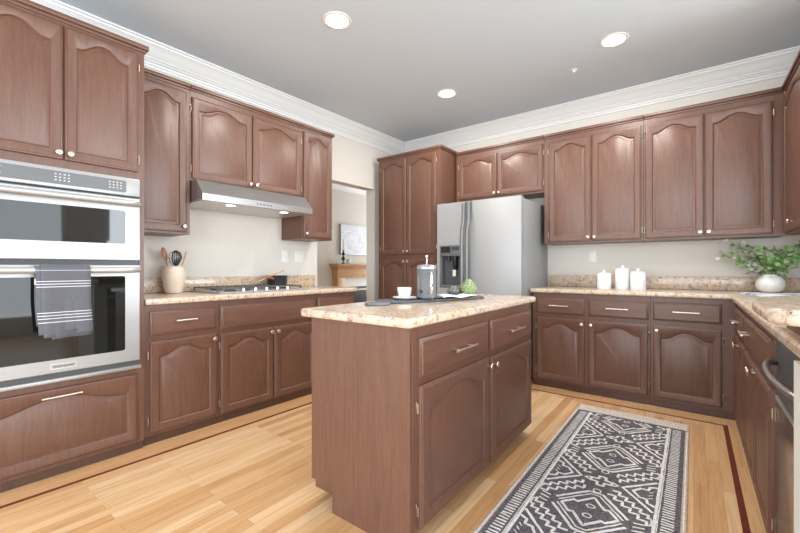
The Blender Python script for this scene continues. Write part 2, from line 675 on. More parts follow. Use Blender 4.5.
# ---------------------------------------------------------------- cabinet parts
def arch_outline(x0, x1, z0, zs, za, n=22, flat=0.10):
    """bottom-left, bottom-right, then shoulder, arch and shoulder"""
    pts = [(x0, z0), (x1, z0)]
    for i in range(n + 1):
        u = 1 - 2 * i / n               # +1 (right) .. -1 (left)
        k = abs(u) / (1 - flat)
        h = 0.0 if k >= 1 else 0.5 * (1 + math.cos(PI * k ** 1.15))
        pts.append((x0 + (x1 - x0) * (u + 1) / 2, zs + (za - zs) * h))
    return pts


def door_mesh(x0, x1, z0, z1, stile=0.05, rail=0.052, arch=0.05, t=0.020):
    mb = MB()
    ox0, ox1 = x0 + stile, x1 - stile
    oz0, oza = z0 + rail, z1 - rail * 0.85
    ozs = oza - arch
    O = arch_outline(ox0, ox1, oz0, ozs, oza, flat=0.12 if arch < 0.07 else 0.1)
    n = len(O)

    def outer(ins):
        r = []
        for i, (x, z) in enumerate(O):
            xx = x0 + ins + (x - ox0) / (ox1 - ox0) * (x1 - x0 - 2 * ins)
            r.append((xx, (z0 + ins) if i < 2 else (z1 - ins)))
        return r

    def inner(o):
        cx = (ox0 + ox1) / 2
        fx = 1 - 2 * o / (ox1 - ox0)
        r = []
        for i, (x, z) in enumerate(O):
            xx = cx + (x - cx) * fx
            r.append((xx, z + o if i < 2 else z - o))
        return r
    R = [(outer(0.0), 0.0), (outer(0.0), -t + 0.009), (outer(0.004), -t + 0.004), (outer(0.010), -t + 0.003), (outer(0.012), -t),
         (inner(-0.004), -t), (inner(0.0), -t + 0.003), (inner(0.004), -t + 0.011), (inner(0.009), -t + 0.011), (inner(0.026), -t + 0.0035), (inner(0.029), -t + 0.0025)]
    mb.loops([[(x, y, z) for x, z in ring] for ring, y in R], 0, True, True)
    return mb


def drawer_mesh(x0, x1, z0, z1, t=0.020):
    mb = MB()

    def rect(i):
        return [(x0 + i, z0 + i), (x1 - i, z0 + i), (x1 - i, z1 - i), (x0 + i, z1 - i)]
    R = [(rect(0), 0.0), (rect(0), -t + 0.009), (rect(0.005), -t + 0.005), (rect(0.011), -t + 0.004), (rect(0.014), -t)]
    mb.loops([[(x, y, z) for x, z in ring] for ring, y in R], 0, True, True)
    return mb


def knob_mesh(x, z, y=-0.02):
    mb = MB()
    M = Matrix.Rotation(PI / 2, 4, 'X')          # z axis -> -y
    prof = [(0.006, 0.0), (0.005, 0.012), (0.0075, 0.016), (0.0145, 0.019), (0.0155, 0.023), (0.013, 0.027), (0.006, 0.029)]
    mb.lathe(prof, (x, y, z), 16, M=M)
    return mb


def pull_mesh(x, z, L, y=-0.02, r=0.0055):
    mb = MB()
    mb.tube([(x - L / 2, y - 0.03, z), (x + L / 2, y - 0.03, z)], r, 10)
    for s in (-1, 1):
        mb.tube([(x + s * L * 0.32, y, z), (x + s * L * 0.32, y - 0.03, z)], r * 0.85, 8)
    return mb


def hinge_mesh(x, z, side):
    mb = MB()
    mb.box(x - 0.006, x + 0.006, -0.004, 0.0, z - 0.026, z + 0.026, bev=0.001, seg=1)
    mb.tube([(x, -0.008, z - 0.02), (x, -0.008, z + 0.02)], 0.005, 8)
    return mb


def fronts(root, lst):
    for f in lst:
        x0, x1, z0, z1 = f['r']
        if f['k'] == 'door':
            d = door_mesh(x0, x1, z0, z1, f.get('stile', 0.05), f.get('rail', 0.052), f.get('arch', 0.05)).build('door', M_wood, root)
        else:
            d = drawer_mesh(x0, x1, z0, z1).build(f.get('name', 'drawer_front'), M_woodh, root)
        for kx, kz in f.get('knob', []):
            knob_mesh(kx, kz).build('knob', M_nickel, d)
        for kx, kz, L in f.get('pull', []):
            pull_mesh(kx, kz, L).build('handle', M_nickel, d)
        h = f.get('hinge')
        if h:
            hx = x0 - 0.007 if h == 'L' else x1 + 0.007
            for hz in (z0 + 0.075, z1 - 0.085):
                hinge_mesh(hx, hz, h).build('hinge', M_hinge, d)


def cornice_mesh(x0, x1, yf, depth, z, left=True, right=True, ret=None, p=0.022):
    mb = MB()
    xl, xr = x0 - (p if left else 0), x1 + (p if right else 0)
    d2 = ret if ret else depth
    mb.box(x0 - (0.008 if left else 0), x1 + (0.008 if right else 0), yf - 0.008, d2, z - 0.012, z + 0.006, bev=0.003)
    mb.box(xl, xr, yf - p, d2, z + 0.004, z + 0.030, bev=0.005)
    return mb


def cabinet(name, label, cat, loc, rot, w, depth, z0, z1, fr, toe=False, cornice=None, group=None, body_boxes=None, toe_in=0.012):
    root = empty(name, loc, rot, label, cat, group)
    mb = MB()
    if body_boxes:
        for b in body_boxes:
            mb.box(*b)
    else:
        mb.box(0.0001, w - 0.0001, 0, depth, z0, z1)
    mb.build('body', M_wood, root)
    if toe:
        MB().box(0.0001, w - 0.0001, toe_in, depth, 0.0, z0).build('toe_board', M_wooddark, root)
    if cornice is not None:
        cornice_mesh(0.026 if cornice[0] is None else 0, w, 0, depth, z1, *cornice).build('cornice', M_woodh, root)
    fronts(root, fr)
    return root


# ---------------------------------------------------------------- cooking wall
D_BASE, D_UP = -0.04, -0.32

# tall oven cabinet (s 0.175 .. 0.94), hollow where the ovens sit
OV0, OV1 = 0.165, 0.940
S0 = OV0
oc = cabinet('oven_cabinet', 'tall brown oak cabinet housing the double wall oven', 'cabinet', LW(S0, -0.02), ROTL, OV1 - OV0, 0.625, 0, 2.432,
             [dict(k='door', r=(0.03, 0.392, 1.683, 2.40), arch=0.055, knob=[(0.372, 1.715)], hinge='L'),
              dict(k='door', r=(0.398, 0.738, 1.683, 2.40), arch=0.055, knob=[(0.420, 1.715)], hinge='R'),
              dict(k='door', r=(0.03, 0.735, 0.072, 0.468), arch=0.055, rail=0.055, pull=[(0.385, 0.432, 0.165)])],
             body_boxes=[(0, OV1 - OV0, 0, 0.625, 0.05, 0.500), (0, OV1 - OV0, 0, 0.625, 1.640, 2.432), (0, 0.045, 0, 0.625, 0.500, 1.640), (OV1 - OV0 - 0.027, OV1 - OV0, 0, 0.625, 0.500, 1.640), (0.045, OV1 - OV0 - 0.027, 0.59, 0.625, 0.500, 1.640)],
             toe=False, cornice=(True, True, 0.27))
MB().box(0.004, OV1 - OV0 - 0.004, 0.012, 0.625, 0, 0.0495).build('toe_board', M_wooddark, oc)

# double wall oven; local x from its left edge
VX0 = OV0 + 0.046
VW = OV1 - 0.028 - VX0
ov = empty('wall_oven', LW(VX0, -0.02, 0), ROTL, 'stainless steel double wall oven with microwave above', 'oven')
MB().box(0.002, VW - 0.002, 0.0, 0.58, 0.503, 1.637).build('body', M_blackmetal, ov)


def rrect(x0, x1, z0, z1, r, n=5):
    p = []
    for cx, cz, a0 in ((x1 - r, z0 + r, -PI / 2), (x1 - r, z1 - r, 0), (x0 + r, z1 - r, PI / 2), (x0 + r, z0 + r, PI)):
        for i in range(n + 1):
            a = a0 + PI / 2 * i / n
            p.append((cx + r * math.cos(a), cz + r * math.sin(a)))
    return p


def plate_with_window(x0, x1, z0, z1, wx0, wx1, wz0, wz1, y0, y1, r=0.012):
    """door slab whose face has a rounded recess for the glass (front at y1<y0)"""
    mb = MB()
    n = 5
    W = rrect(wx0, wx1, wz0, wz1, r, n)
    Oo = []
    for i, (x, z) in enumerate(W):
        q = i // (n + 1)
        # map rounded-corner points of the hole on to the outer rectangle corners
        Oo.append(((x1, x1, x0, x0)[q], (z0, z1, z1, z0)[q]))

    def ins(P, o):
        cx, cz = (x0 + x1) / 2, (z0 + z1) / 2
        return [(cx + (x - cx) * (1 - 2 * o / (x1 - x0)), cz + (z - cz) * (1 - 2 * o / (z1 - z0))) for x, z in P]
    bm = mb.bm
    outer2 = ins(Oo, 0.004)
    rings = [[(x, y0, z) for x, z in Oo], [(x, y1 + 0.004, z) for x, z in Oo], [(x, y1, z) for x, z in outer2], [(x, y1, z) for x, z in W], [(x, y1 + 0.004, z) for x, z in W]]
    mb.loops(rings, 0, False, False)
    bmesh.ops.remove_doubles(bm, verts=bm.verts, dist=1e-6)
    return mb


GX0, GX1 = 0.075, VW - 0.077
# control panel
MB().box(0.001, VW - 0.001, -0.022, 0.0, 1.531, 1.637, bev=0.004).build('control_panel', M_steel, ov)
cp = MB().prism(rrect(0.02, GX1 + 0.005, 1.548, 1.617, 0.01), 0.022, 0.0255).build('display_glass', M_grey, ov)
for v in cp.data.vertices:
    v.co = Vector((v.co.x, -v.co.z, v.co.y))
for bx in (0.085, 0.31, 0.545):
    nxx = 4 if bx > 0.1 else 2
    for i in range(nxx):
        for j in range(3):
            if bx < 0.1 and j == 1:
                continue
            MB().box(bx + i * 0.018, bx + i * 0.018 + 0.008, -0.0262, -0.0254, 1.566 + j * 0.016, 1.572 + j * 0.016).build('key', M_lightgrey, cp)
# microwave door, glass, handle
mwd = plate_with_window(0.001, VW - 0.001, 1.150, 1.520, GX0, GX1, 1.246, 1.440, 0.0, -0.026).build('microwave_door', M_steel, ov)
MB().box(GX0 - 0.004, GX1 + 0.004, -0.0235, -0.002, 1.242, 1.444).build('window_glass', M_glass, mwd)


def oven_handle(z, parent):
    mb = MB()
    N = 24
    x0, x1 = 0.012, VW - 0.012
    pts = []
    for i in range(N + 1):
        x = x0 + (x1 - x0) * i / N
        e = min(x - x0, x1 - x) / 0.05
        pts.append((x, -0.026 - 0.045 * min(1, max(0.0, e)) ** 0.5 - 0.004, z))
    mb.tube(pts, 0.0165, 14)
    return mb.build('handle', M_handle, parent)


oven_handle(1.484, mwd)
ovd = plate_with_window(0.001, VW - 0.001, 0.552, 1.122, GX0, GX1, 0.622, 1.058, 0.0, -0.026).build('oven_door', M_steel, ov)
MB().box(GX0 - 0.004, GX1 + 0.004, -0.0235, -0.002, 0.618, 1.062).build('window_glass', M_glass, ovd)
oven_handle(1.094, ovd)
bd = MB()
bx0, bx1, bz0, bz1 = 0.505 - VX0, 0.612 - VX0, 0.574, 0.600
for a in ((bx0, bx1, bz0, bz0 + 0.002), (bx0, bx1, bz1 - 0.002, bz1), (bx0, bx0 + 0.002, bz0 + 0.002, bz1 - 0.002), (bx1 - 0.002, bx1, bz0 + 0.002, bz1 - 0.002)):
    bd.box(a[0], a[1], -0.0275, -0.0262, a[2], a[3])
bd.build('badge_frame', M_chrome, ovd)
tcv = bpy.data.curves.new('badge_text', 'FONT')
tcv.body = 'KitchenAid'
tcv.size = 0.0185
tcv.align_x = 'CENTER'
tcv.align_y = 'CENTER'
tcv.extrude = 0.0004
to = bpy.data.objects.new('badge_text_curve', tcv)
COL.objects.link(to)
dg = bpy.context.evaluated_depsgraph_get()
tme = bpy.data.meshes.new_from_object(to.evaluated_get(dg))
bpy.data.objects.remove(to)
tme.materials.clear()
tme.materials.append(M_darkgrey)
bt = bpy.data.objects.new('badge_lettering', tme)
COL.objects.link(bt)
bt.parent = ovd
bt.location = ((bx0 + bx1) / 2, -0.0268, (bz0 + bz1) / 2)
bt.rotation_euler = (PI / 2, 0, 0)
MB().box(0.001, VW - 0.001, -0.012, 0.0, 0.524, 0.550).build('vent_strip', M_darkgrey, ov)
MB().box(-0.006, VW + 0.006, -0.030, 0.0, 0.5025, 0.524, bev=0.006).build('bottom_trim', M_steel, ov)

# dish towel over the lower oven handle
tw = MB()
tx0, tx1 = 0.438 - VX0, 0.656 - VX0
zt = 1.094 + 0.0185
yh = -0.026 - 0.049
rr = 0.0205
stripes = [(1.092, 1.096), (1.035, 1.039), (1.021, 1.025), (1.007, 1.011), (0.876, 0.880), (0.861, 0.865), (0.846, 0.850), (0.827, 0.831)]


def towel_sheet(mb, xa, xb, zlow_f, zlow_b, grow):
    zs = set()
    z = zlow_f
    while z < 1.094:
        zs.add(round(z, 4))
        z += 0.02
    for a, b in stripes:
        for q in (a, b):
            if zlow_f < q < 1.094:
                zs.add(q)
    zs = sorted(zs)
    path = [(yh - rr - grow, z) for z in zs]
    for i in range(0, 9):
        a = PI - PI * i / 8
        path.append((yh + (rr + grow) * math.cos(a), 1.094 + (rr + grow) * math.sin(a)))
    z = 1.08
    while z > zlow_b:
        path.append((yh + rr + grow, z))
        z -= 0.03
    nx = 10
    bm = mb.bm
    g = []
    for j, (y, z) in enumerate(path):
        row = []
        for i in range(nx + 1):
            x = xa + (xb - xa) * i / nx
            fall = max(0.0, 1.09 - z) / 0.3
            y2 = y + (-0.006 * math.sin(i * 0.9 + 0.4) * fall if y < yh else 0)
            x2 = x + 0.004 * math.sin(z * 18) * fall + 0.006 * fall
            z2 = z + (0.006 * (i / nx) * 1.0 if j < 3 else 0)
            row.append(bm.verts.new((x2, y2, z2)))
        g.append(row)
    for j in range(len(path) - 1):
        zc = (path[j][1] + path[j + 1][1]) / 2
        st = any(a <= zc <= b for a, b in stripes)
        for i in range(nx):
            f = bm.faces.new((g[j][i], g[j][i + 1], g[j + 1][i + 1], g[j + 1][i]))
            f.material_index = 1 if st else 0


towel_sheet(tw, tx0 + 0.018, tx1, 0.752, 0.78, 0.0045)
towel_sheet(tw, tx0, tx0 + 0.16, 0.768, 0.80, 0.001)
towel_sheet(tw, tx0 + 0.05, tx1 - 0.004, 0.742, 0.79, 0.0025)
M_towel = plain('slate_grey_cotton', (0.115, 0.118, 0.14, 1), 0.95, noise=0.18, nscale=300, bstr=0.2)
M_towelw = plain('white_cotton_stripe', (0.62, 0.63, 0.66, 1), 0.95)
two = tw.build('dish_towel', [M_towel, M_towelw])
sm = two.modifiers.new('thickness', 'SOLIDIFY')
sm.thickness = 0.0022
sm.offset = 0
place(two, LW(VX0, -0.02, 0), ROTL)
tag(two, 'dark grey striped dish towel hanging over the lower oven handle', 'towel')

# upper cabinets on the cooking wall
UPD = 0.327
cabinet('upper_cabinet', 'narrow single-door brown wall cabinet between oven cabinet and range hood', 'cabinet', LW(0.944, D_UP), ROTL, 0.387, UPD, 1.352, 2.432,
        [dict(k='door', r=(0.02, 0.360, 1.366, 2.392), arch=0.05, knob=[(0.338, 1.408)], hinge='L')], cornice=(False, False))
hc = cabinet('upper_cabinet', 'short two-door brown wall cabinet above the range hood', 'cabinet', LW(1.333, D_UP), ROTL, 1.002, UPD, 1.755, 2.432,
             [dict(k='door', r=(0.010, 0.489, 1.769, 2.375), arch=0.05, knob=[(0.466, 1.800)], hinge='L'),
              dict(k='door', r=(0.497, 0.985, 1.769, 2.375), arch=0.05, knob=[(0.522, 1.800)], hinge='R')], cornice=(False, False))
cabinet('upper_cabinet', 'narrow single-door brown wall cabinet right of range hood beside the living room opening', 'cabinet', LW(2.337, D_UP), ROTL, 0.368, UPD, 1.382, 2.432,
        [dict(k='door', r=(0.014, 0.352, 1.396, 2.40), arch=0.05, knob=[(0.034, 1.432)], hinge='R')], cornice=(False, True))

# range hood (profile in y,z swept along x)
hd = empty('range_hood', LW(1.338, 0, 0), ROTL, 'stainless steel range hood under the short wall cabinet above the cooktop', 'range hood')
HW = 0.970
mb = MB()
yb, yf = 0.645, 0.130
prof = [(yb, 1.752), (0.235, 1.752), (yf, 1.640), (yf, 1.592), (yf + 0.012, 1.588), (yf + 0.012, 1.602), (yb, 1.602)]
mb.loops([[(x, y, z) for y, z in prof] for x in (0.0, HW)], 0, True, True)
hb = mb.build('canopy', metal_brushed('hood_stainless', (0.50, 0.50, 0.50, 1), 0.30, scale=(1, 40, 60), amt=0.18, metal=0.85), hd, angle=20)
MB().box(0.006, HW - 0.006, yf + 0.018, yb - 0.01, 1.590, 1.6015).build('underside_panel', plain('hood_under', (0.62, 0.60, 0.57, 1), 0.35, 0.6), hd)
for lx in (0.26, 0.74):
    ld = MB().lathe([(0.034, 1.5885), (0.034, 1.5898)], (lx, yf + 0.10, 0), 20).build('lamp', M_hoodlamp, hd)
bl = MB()
for i in range(5):
    bl.box(0.42 + i * 0.03, 0.435 + i * 0.03, yf - 0.002, yf, 1.610, 1.618)
bl.build('button_row', M_darkgrey, hd)

# base cabinets
BD = 0.605
cabinet('base_cabinet', 'brown base cabinet with one drawer and one door next to the oven cabinet', 'cabinet', LW(0.944, D_BASE), ROTL, 0.463, BD, 0.055, 0.874,
        [dict(k='drawer', r=(0.030, 0.440, 0.682, 0.834), pull=[(0.235, 0.765, 0.13)]),
         dict(k='door', r=(0.030, 0.447, 0.073, 0.645), arch=0.05, knob=[(0.424, 0.612)], hinge='L')], toe=True)
cabinet('base_cabinet', 'wide brown two-door base cabinet below the cooktop', 'cabinet', LW(1.409, D_BASE), ROTL, 0.866, BD, 0.055, 0.874,
        [dict(k='drawer', r=(0.010, 0.850, 0.668, 0.834), name='false_front'),
         dict(k='door', r=(0.012, 0.434, 0.066, 0.636), arch=0.05, knob=[(0.410, 0.602)], hinge='L'),
         dict(k='door', r=(0.442, 0.852, 0.066, 0.636), arch=0.05, knob=[(0.466, 0.602)], hinge='R')], toe=True)
cabinet('base_cabinet', 'brown base cabinet at the open end of the cooktop counter, half behind the island', 'cabinet', LW(2.277, D_BASE), ROTL, 0.463, BD, 0.055, 0.874,
        [dict(k='drawer', r=(0.010, 0.445, 0.668, 0.834), pull=[(0.228, 0.755, 0.13)]),
         dict(k='door', r=(0.010, 0.445, 0.066, 0.636), arch=0.05, knob=[(0.032, 0.602)], hinge='R')], toe=True)

# cooktop counter with backsplash
ct = empty('countertop', LW(0.944, 0, 0), ROTL, 'beige granite countertop under the cooktop along the oven wall', 'countertop')
CW = 2.783 - 0.944
MB().prism([(0, 0), (CW - 0.05, 0), (CW - 0.015, 0.015), (CW, 0.05), (CW, 0.648), (0, 0.648)], 0.8755, 0.914, bev=0.012).build('slab', M_granite, ct)
MB().box(0, CW - 0.04, 0.628, 0.648, 0.9145, 1.028, bev=0.004).build('backsplash', M_granite, ct)


def wall_plate(name, label, loc, rot, w, h, slots, cat='outlet'):
    root = empty(name, loc, rot, label, cat)
    MB().box(-w / 2, w / 2, -0.006, 0, -h / 2, h / 2, bev=0.002).build('plate', M_whiteplastic, root)
    for sx, sz, sw, sh in slots:
        MB().box(sx - sw / 2, sx + sw / 2, -0.009, -0.006, sz - sh / 2, sz + sh / 2, bev=0.001, seg=1).build('rocker', M_whiteplastic, root)
    return root


wall_plate('wall_outlet', 'white single wall outlet plate above the cooktop backsplash', LW(2.377, WALL_D, 1.222), ROTL, 0.075, 0.118, [(0, 0.022, 0.034, 0.03), (0, -0.022, 0.034, 0.03)])
wall_plate('light_switch', 'white double switch plate beside the single outlet above the cooktop', LW(2.555, WALL_D, 1.222), ROTL, 0.122, 0.118, [(-0.028, 0, 0.033, 0.066), (0.028, 0, 0.033, 0.066)], 'switch')
wall_plate('wall_outlet', 'white outlet plate above the utensil crock, close to the oven cabinet', LW(1.105, WALL_D, 1.235), ROTL, 0.075, 0.118, [(0, 0.022, 0.034, 0.03), (0, -0.022, 0.034, 0.03)])
wall_plate('wall_outlet', 'white outlet plate on the back wall above the white canisters', (-0.818, BACKY, 1.218), 0, 0.075, 0.118, [(0, 0.022, 0.034, 0.03), (0, -0.022, 0.034, 0.03)])

M_grate = plain('grey_cast_iron', (0.09, 0.082, 0.08, 1), 0.45)
# cooktop
ck = empty('cooktop', LW(1.45, 0, 0.914), ROTL, 'stainless steel gas cooktop with black grates on the granite counter', 'cooktop')
MB().prism([(0, 0.10), (0.80, 0.10), (0.80, 0.60), (0, 0.60)], 0.0005, 0.010, bev=0.004).build('tray', M_steel, ck)
burners = [(0.15, 0.24), (0.15, 0.47), (0.42, 0.49), (0.66, 0.27), (0.67, 0.475)]
for bx, by in burners:
    MB().lathe([(0.045, 0.010), (0.045, 0.017), (0.032, 0.022), (0.0, 0.023)], (bx, by, 0), 20, cap1=False).build('burner', M_blackmetal, ck)
for gx0, gx1 in ((0.02, 0.27), (0.275, 0.525), (0.53, 0.78)):
    g = MB()
    for x in (gx0, (gx0 + gx1) / 2, gx1 - 0.010):
        g.box(x, x + 0.010, 0.185, 0.585, 0.030, 0.038, bev=0.002, seg=1)
    for y in (0.185, 0.285, 0.38, 0.475, 0.575):
        g.box(gx0, gx1, y, y + 0.010, 0.0302, 0.0382, bev=0.002, seg=1)
    for x in (gx0, gx1 - 0.01):
        for y in (0.185, 0.575):
            g.box(x, x + 0.01, y, y + 0.01, 0.010, 0.031)
    g.build('grate', M_grate, ck)
for i in range(5):
    MB().lathe([(0.018, 0.010), (0.018, 0.014), (0.015, 0.016), (0.0135, 0.032), (0.010, 0.034)], (0.21 + i * 0.10, 0.150, 0), 16).build('knob', M_chrome, ck)

# saucepan on the back right burner, with wooden utensils
sp = empty('saucepan', LW(1.45 + 0.715, -0.46, 0.9522), ROTL, 'small black pan with wooden handle on the rear burner of the cooktop', 'pan')
MB().lathe([(0.082, 0.0), (0.090, 0.006), (0.094, 0.078), (0.097, 0.082), (0.090, 0.082), (0.086, 0.010), (0.0, 0.008)], (0, 0, 0), 28, cap1=False).build('pot', M_blackmetal, sp)
MB().tube([(-0.075, -0.05, 0.056), (-0.13, -0.09, 0.066), (-0.20, -0.135, 0.076)], [0.011, 0.013, 0.016], 10).build('handle', M_spoond, sp)
MB().tube([(0.086, 0.04, 0.056), (0.125, 0.055, 0.060), (0.12, 0.02, 0.060), (0.09, 0.0, 0.056)], 0.005, 8).build('loop_handle', M_blackmetal, sp)
us = MB()
us.tube([(-0.10, 0.02, 0.060), (0.00, 0.01, 0.103), (0.07, 0.00, 0.130)], [0.007, 0.006, 0.005], 8)
us.loops([[(-0.10 - 0.055 + 0.055 * math.cos(a) * k, 0.02 + 0.026 * math.sin(a) * k, 0.040 + 0.020 * math.cos(a) * k + dz) for a in [2 * PI * i / 14 for i in range(14)]] for k, dz in ((0.4, -0.004), (1, 0.0), (1, 0.006), (0.5, 0.002))], 0, True, True)
uo = us.build('wooden_spoon', M_spoon)
uo.location = LW(1.45 + 0.715, -0.46, 0.9522)
uo.rotation_euler = (0, 0, ROTL)
tag(uo, 'pale wooden spoon resting across the black pan on the cooktop', 'spoon')

# utensil crock
cr = MB()
cr.lathe([(0.050, 0.0), (0.056, 0.004), (0.068, 0.05), (0.078, 0.11), (0.080, 0.145), (0.074, 0.178), (0.068, 0.192), (0.072, 0.203), (0.067, 0.205), (0.061, 0.195), (0.066, 0.17), (0.066, 0.05), (0.0, 0.02)], (0, 0, 0), 36, cap1=False)
cro = cr.build('utensil_crock', M_cream)
CRP = LW(1.288, -0.50, 0.9148)
place(cro, CRP, ROTL)
tag(cro, 'cream stoneware crock holding cooking utensils on the left counter', 'crock')


def spoon(name, mat, label, base, tip, head, hw, hl, group=None):
    mb = MB()
    base, tip = Vector(base), Vector(tip)
    d = (tip - base).normalized()
    mb.tube([base, base.lerp(tip, .5), tip], [0.005, 0.0045, 0.005], 8)
    sx = Vector((0, 1, 0)).cross(d)
    sx = (Vector((1, 0, 0)) - d * d.x).normalized()
    ny = d.cross(sx)
    c = tip + d * hl
    rings = []
    for k, off in ((0.0, 0.004), (0.8, 0.002), (1.0, 0.0), (0.8, -0.006), (0.0, -0.009)):
        kk = max(k, 0.05)
        rings.append([c + sx * (hw * kk * math.cos(2 * PI * i / 18)) + d * (hl * kk * math.sin(2 * PI * i / 18)) + ny * off for i in range(18)])
    mb.loops(rings, 0, True, True)
    o = mb.build(name, mat)
    place(o, CRP, ROTL)
    return tag(o, label, 'utensil', group)


spoon('wooden_spoon', M_spoond, 'brown wooden spoon leaning left in the cream crock', (0.005, 0.022, 0.028), (-0.044, 0.022, 0.245), 0, 0.019, 0.052)
# balloon whisk
mb = MB()
mb.tube([(0.006, -0.02, 0.028), (0.008, -0.012, 0.205)], 0.006, 8, mat=0)
for i in range(7):
    q = (i - 3) / 3
    mb.tube([(0.008 + q * 0.006, -0.012, 0.200), (0.008 + q * 0.030, -0.012 - 0.008 * (1 - q * q), 0.232), (0.010 + q * 0.043, -0.013 - 0.02 * (1 - q * q), 0.270), (0.011 + q * 0.032, -0.013 - 0.012 * (1 - q * q), 0.305), (0.012, -0.014, 0.322)], 0.0048, 7)
o = mb.build('whisk', plain('dark_steel_wire', (0.10, 0.095, 0.09, 1), 0.25, 0.7))
place(o, CRP, ROTL)
tag(o, 'dark balloon whisk standing in the middle of the cream crock', 'utensil')
mb = MB()
mb.tube([(-0.01, 0.0, 0.028), (0.06, 0.0, 0.20), (0.082, 0.0, 0.275), (0.092, 0.0, 0.318)], [0.0055, 0.005, 0.0065, 0.0075], 8)
o = mb.build('wooden_stick', M_spoon)
place(o, CRP, ROTL)
tag(o, 'thin pale wooden spatula leaning right in the cream crock', 'utensil')

# ---------------------------------------------------------------- back wall: pantry, refrigerator, uppers, bases
PX0, PX1, PY = -3.115, -2.222, 3.672
pw = PX1 - PX0
cabinet('pantry_cabinet', 'tall four-door brown pantry cabinet left of the refrigerator', 'cabinet', (PX0, PY, 0), 0, pw, BACKY - PY - 0.003, 0.05, 2.432,
        [dict(k='door', r=(0.035, 0.428, 1.264, 2.395), arch=0.05, knob=[(0.405, 1.300)], hinge='L'),
         dict(k='door', r=(0.436, 0.835, 1.264, 2.395), arch=0.05, knob=[(0.459, 1.300)], hinge='R'),
         dict(k='door', r=(0.035, 0.428, 0.075, 1.212), arch=0.05, knob=[(0.405, 1.178)], hinge='L'),
         dict(k='door', r=(0.436, 0.835, 0.075, 1.212), arch=0.05, knob=[(0.459, 1.178)], hinge='R')], toe=True, cornice=(True, True))

UY = 3.985
UD = BACKY - UY - 0.003
cabinet('upper_cabinet', 'short two-door brown wall cabinet over the refrigerator', 'cabinet', (-2.198, UY, 0), 0, 0.999, UD, 1.868, 2.410,
        [dict(k='door', r=(0.040, 0.497, 1.888, 2.352), arch=0.045, knob=[(0.473, 1.918)], hinge='L'),
         dict(k='door', r=(0.505, 0.988, 1.888, 2.352), arch=0.045, knob=[(0.529, 1.918)], hinge='R')], cornice=(False, False))
cabinet('upper_cabinet', 'tall two-door brown wall cabinet just right of the refrigerator', 'cabinet', (-1.197, UY, 0), 0, 0.846, UD, 1.345, 2.410,
        [dict(k='door', r=(0.046, 0.430, 1.360, 2.352), arch=0.05, knob=[(0.408, 1.395)], hinge='L'),
         dict(k='door', r=(0.438, 0.830, 1.360, 2.352), arch=0.05, knob=[(0.460, 1.395)], hinge='R')], cornice=(False, False))
cabinet('upper_cabinet', 'tall two-door brown wall cabinet in the right corner above the vase', 'cabinet', (-0.349, UY, 0), 0, 0.882, UD, 1.345, 2.410,
        [dict(k='door', r=(0.014, 0.414, 1.360, 2.352), arch=0.05, knob=[(0.391, 1.395)], hinge='L'),
         dict(k='door', r=(0.422, 0.818, 1.360, 2.352), arch=0.05, knob=[(0.445, 1.395)], hinge='R')], cornice=(False, False))

# cabinet on the right wall (faces -X)
cabinet('upper_cabinet', 'brown wall cabinet on the right wall at the edge of the photo', 'cabinet', (0.535, 3.980, 0), -PI / 2, 0.78, RIGHTX - 0.535 - 0.003, 1.345, 2.410,
        [dict(k='door', r=(0.06, 0.76, 1.360, 2.352), arch=0.05, knob=[(0.40, 1.415)])], cornice=(None, True))

# refrigerator (side by side)
FX0, FX1, FY = -2.140, -1.247, 3.465
fr = empty('refrigerator', (FX0, FY, 0), 0, 'stainless side-by-side refrigerator with ice and water dispenser', 'refrigerator')
FW = FX1 - FX0
MB().box(0.006, FW - 0.006, 0.075, BACKY - FY - 0.02, 0.02, 1.755, bev=0.004).build('body', M_fridgeside, fr)
SPL = 0.352
ZT = 1.768
# freezer door with a dispenser recess
dx0, dx1, dz0, dz1 = 0.032, 0.292, 0.90, 1.338
mb = MB()
for b in ((0, dx0, 0, 0.07, 0.10, ZT), (dx1, SPL - 0.003, 0, 0.07, 0.10, ZT), (dx0, dx1, 0, 0.07, 0.10, dz0), (dx0, dx1, 0, 0.07, dz1, ZT)):
    mb.box(*b)
bmesh.ops.remove_doubles(mb.bm, verts=mb.bm.verts, dist=1e-5)
fd = mb.build('freezer_door', M_steelf, fr)
MB().box(dx0 + 0.001, dx1 - 0.001, 0.060, 0.0695, dz0 + 0.001, dz1 - 0.001).build('dispenser_back', M_darkgrey, fd)
mb = MB()
mb.box(dx0 + 0.001, dx1 - 0.001, -0.006, 0.058, 1.225, dz1 - 0.001, bev=0.003)
mb.box(dx0 + 0.001, dx0 + 0.022, -0.006, 0.058, dz0 + 0.001, 1.224, bev=0.002)
mb.box(dx1 - 0.022, dx1 - 0.001, -0.006, 0.058, dz0 + 0.001, 1.224, bev=0.002)
mb.box(dx0 + 0.022, dx1 - 0.022, -0.006, 0.058, dz0 + 0.001, dz0 + 0.03, bev=0.002)
mb.build('dispenser_surround', M_grey, fd)
mb = MB()
mb.box(dx0 + 0.02, dx0 + 0.13, -0.008, -0.0062, 1.262, 1.322)
for i in range(4):
    mb.box(dx0 + 0.15 + 0.021 * i, dx0 + 0.164 + 0.021 * i, -0.008, -0.0062, 1.285, 1.318)
mb.build('dispenser_keypad', M_black, fd)
mb = MB()
mb.tube([(dx0 + 0.165, 0.03, 1.222), (dx0 + 0.165, 0.028, 1.12), (dx0 + 0.165, 0.040, 1.08)], [0.028, 0.024, 0.012], 12)
mb.tube([(dx0 + 0.085, 0.035, 1.222), (dx0 + 0.085, 0.035, 1.18)], 0.020, 12)
mb.build('dispenser_lever', M_black, fd)
MB().box(dx0 + 0.140, dx0 + 0.176, 0.022, 0.028, 1.02, 1.085).build('paddle', M_whiteplastic, fd)
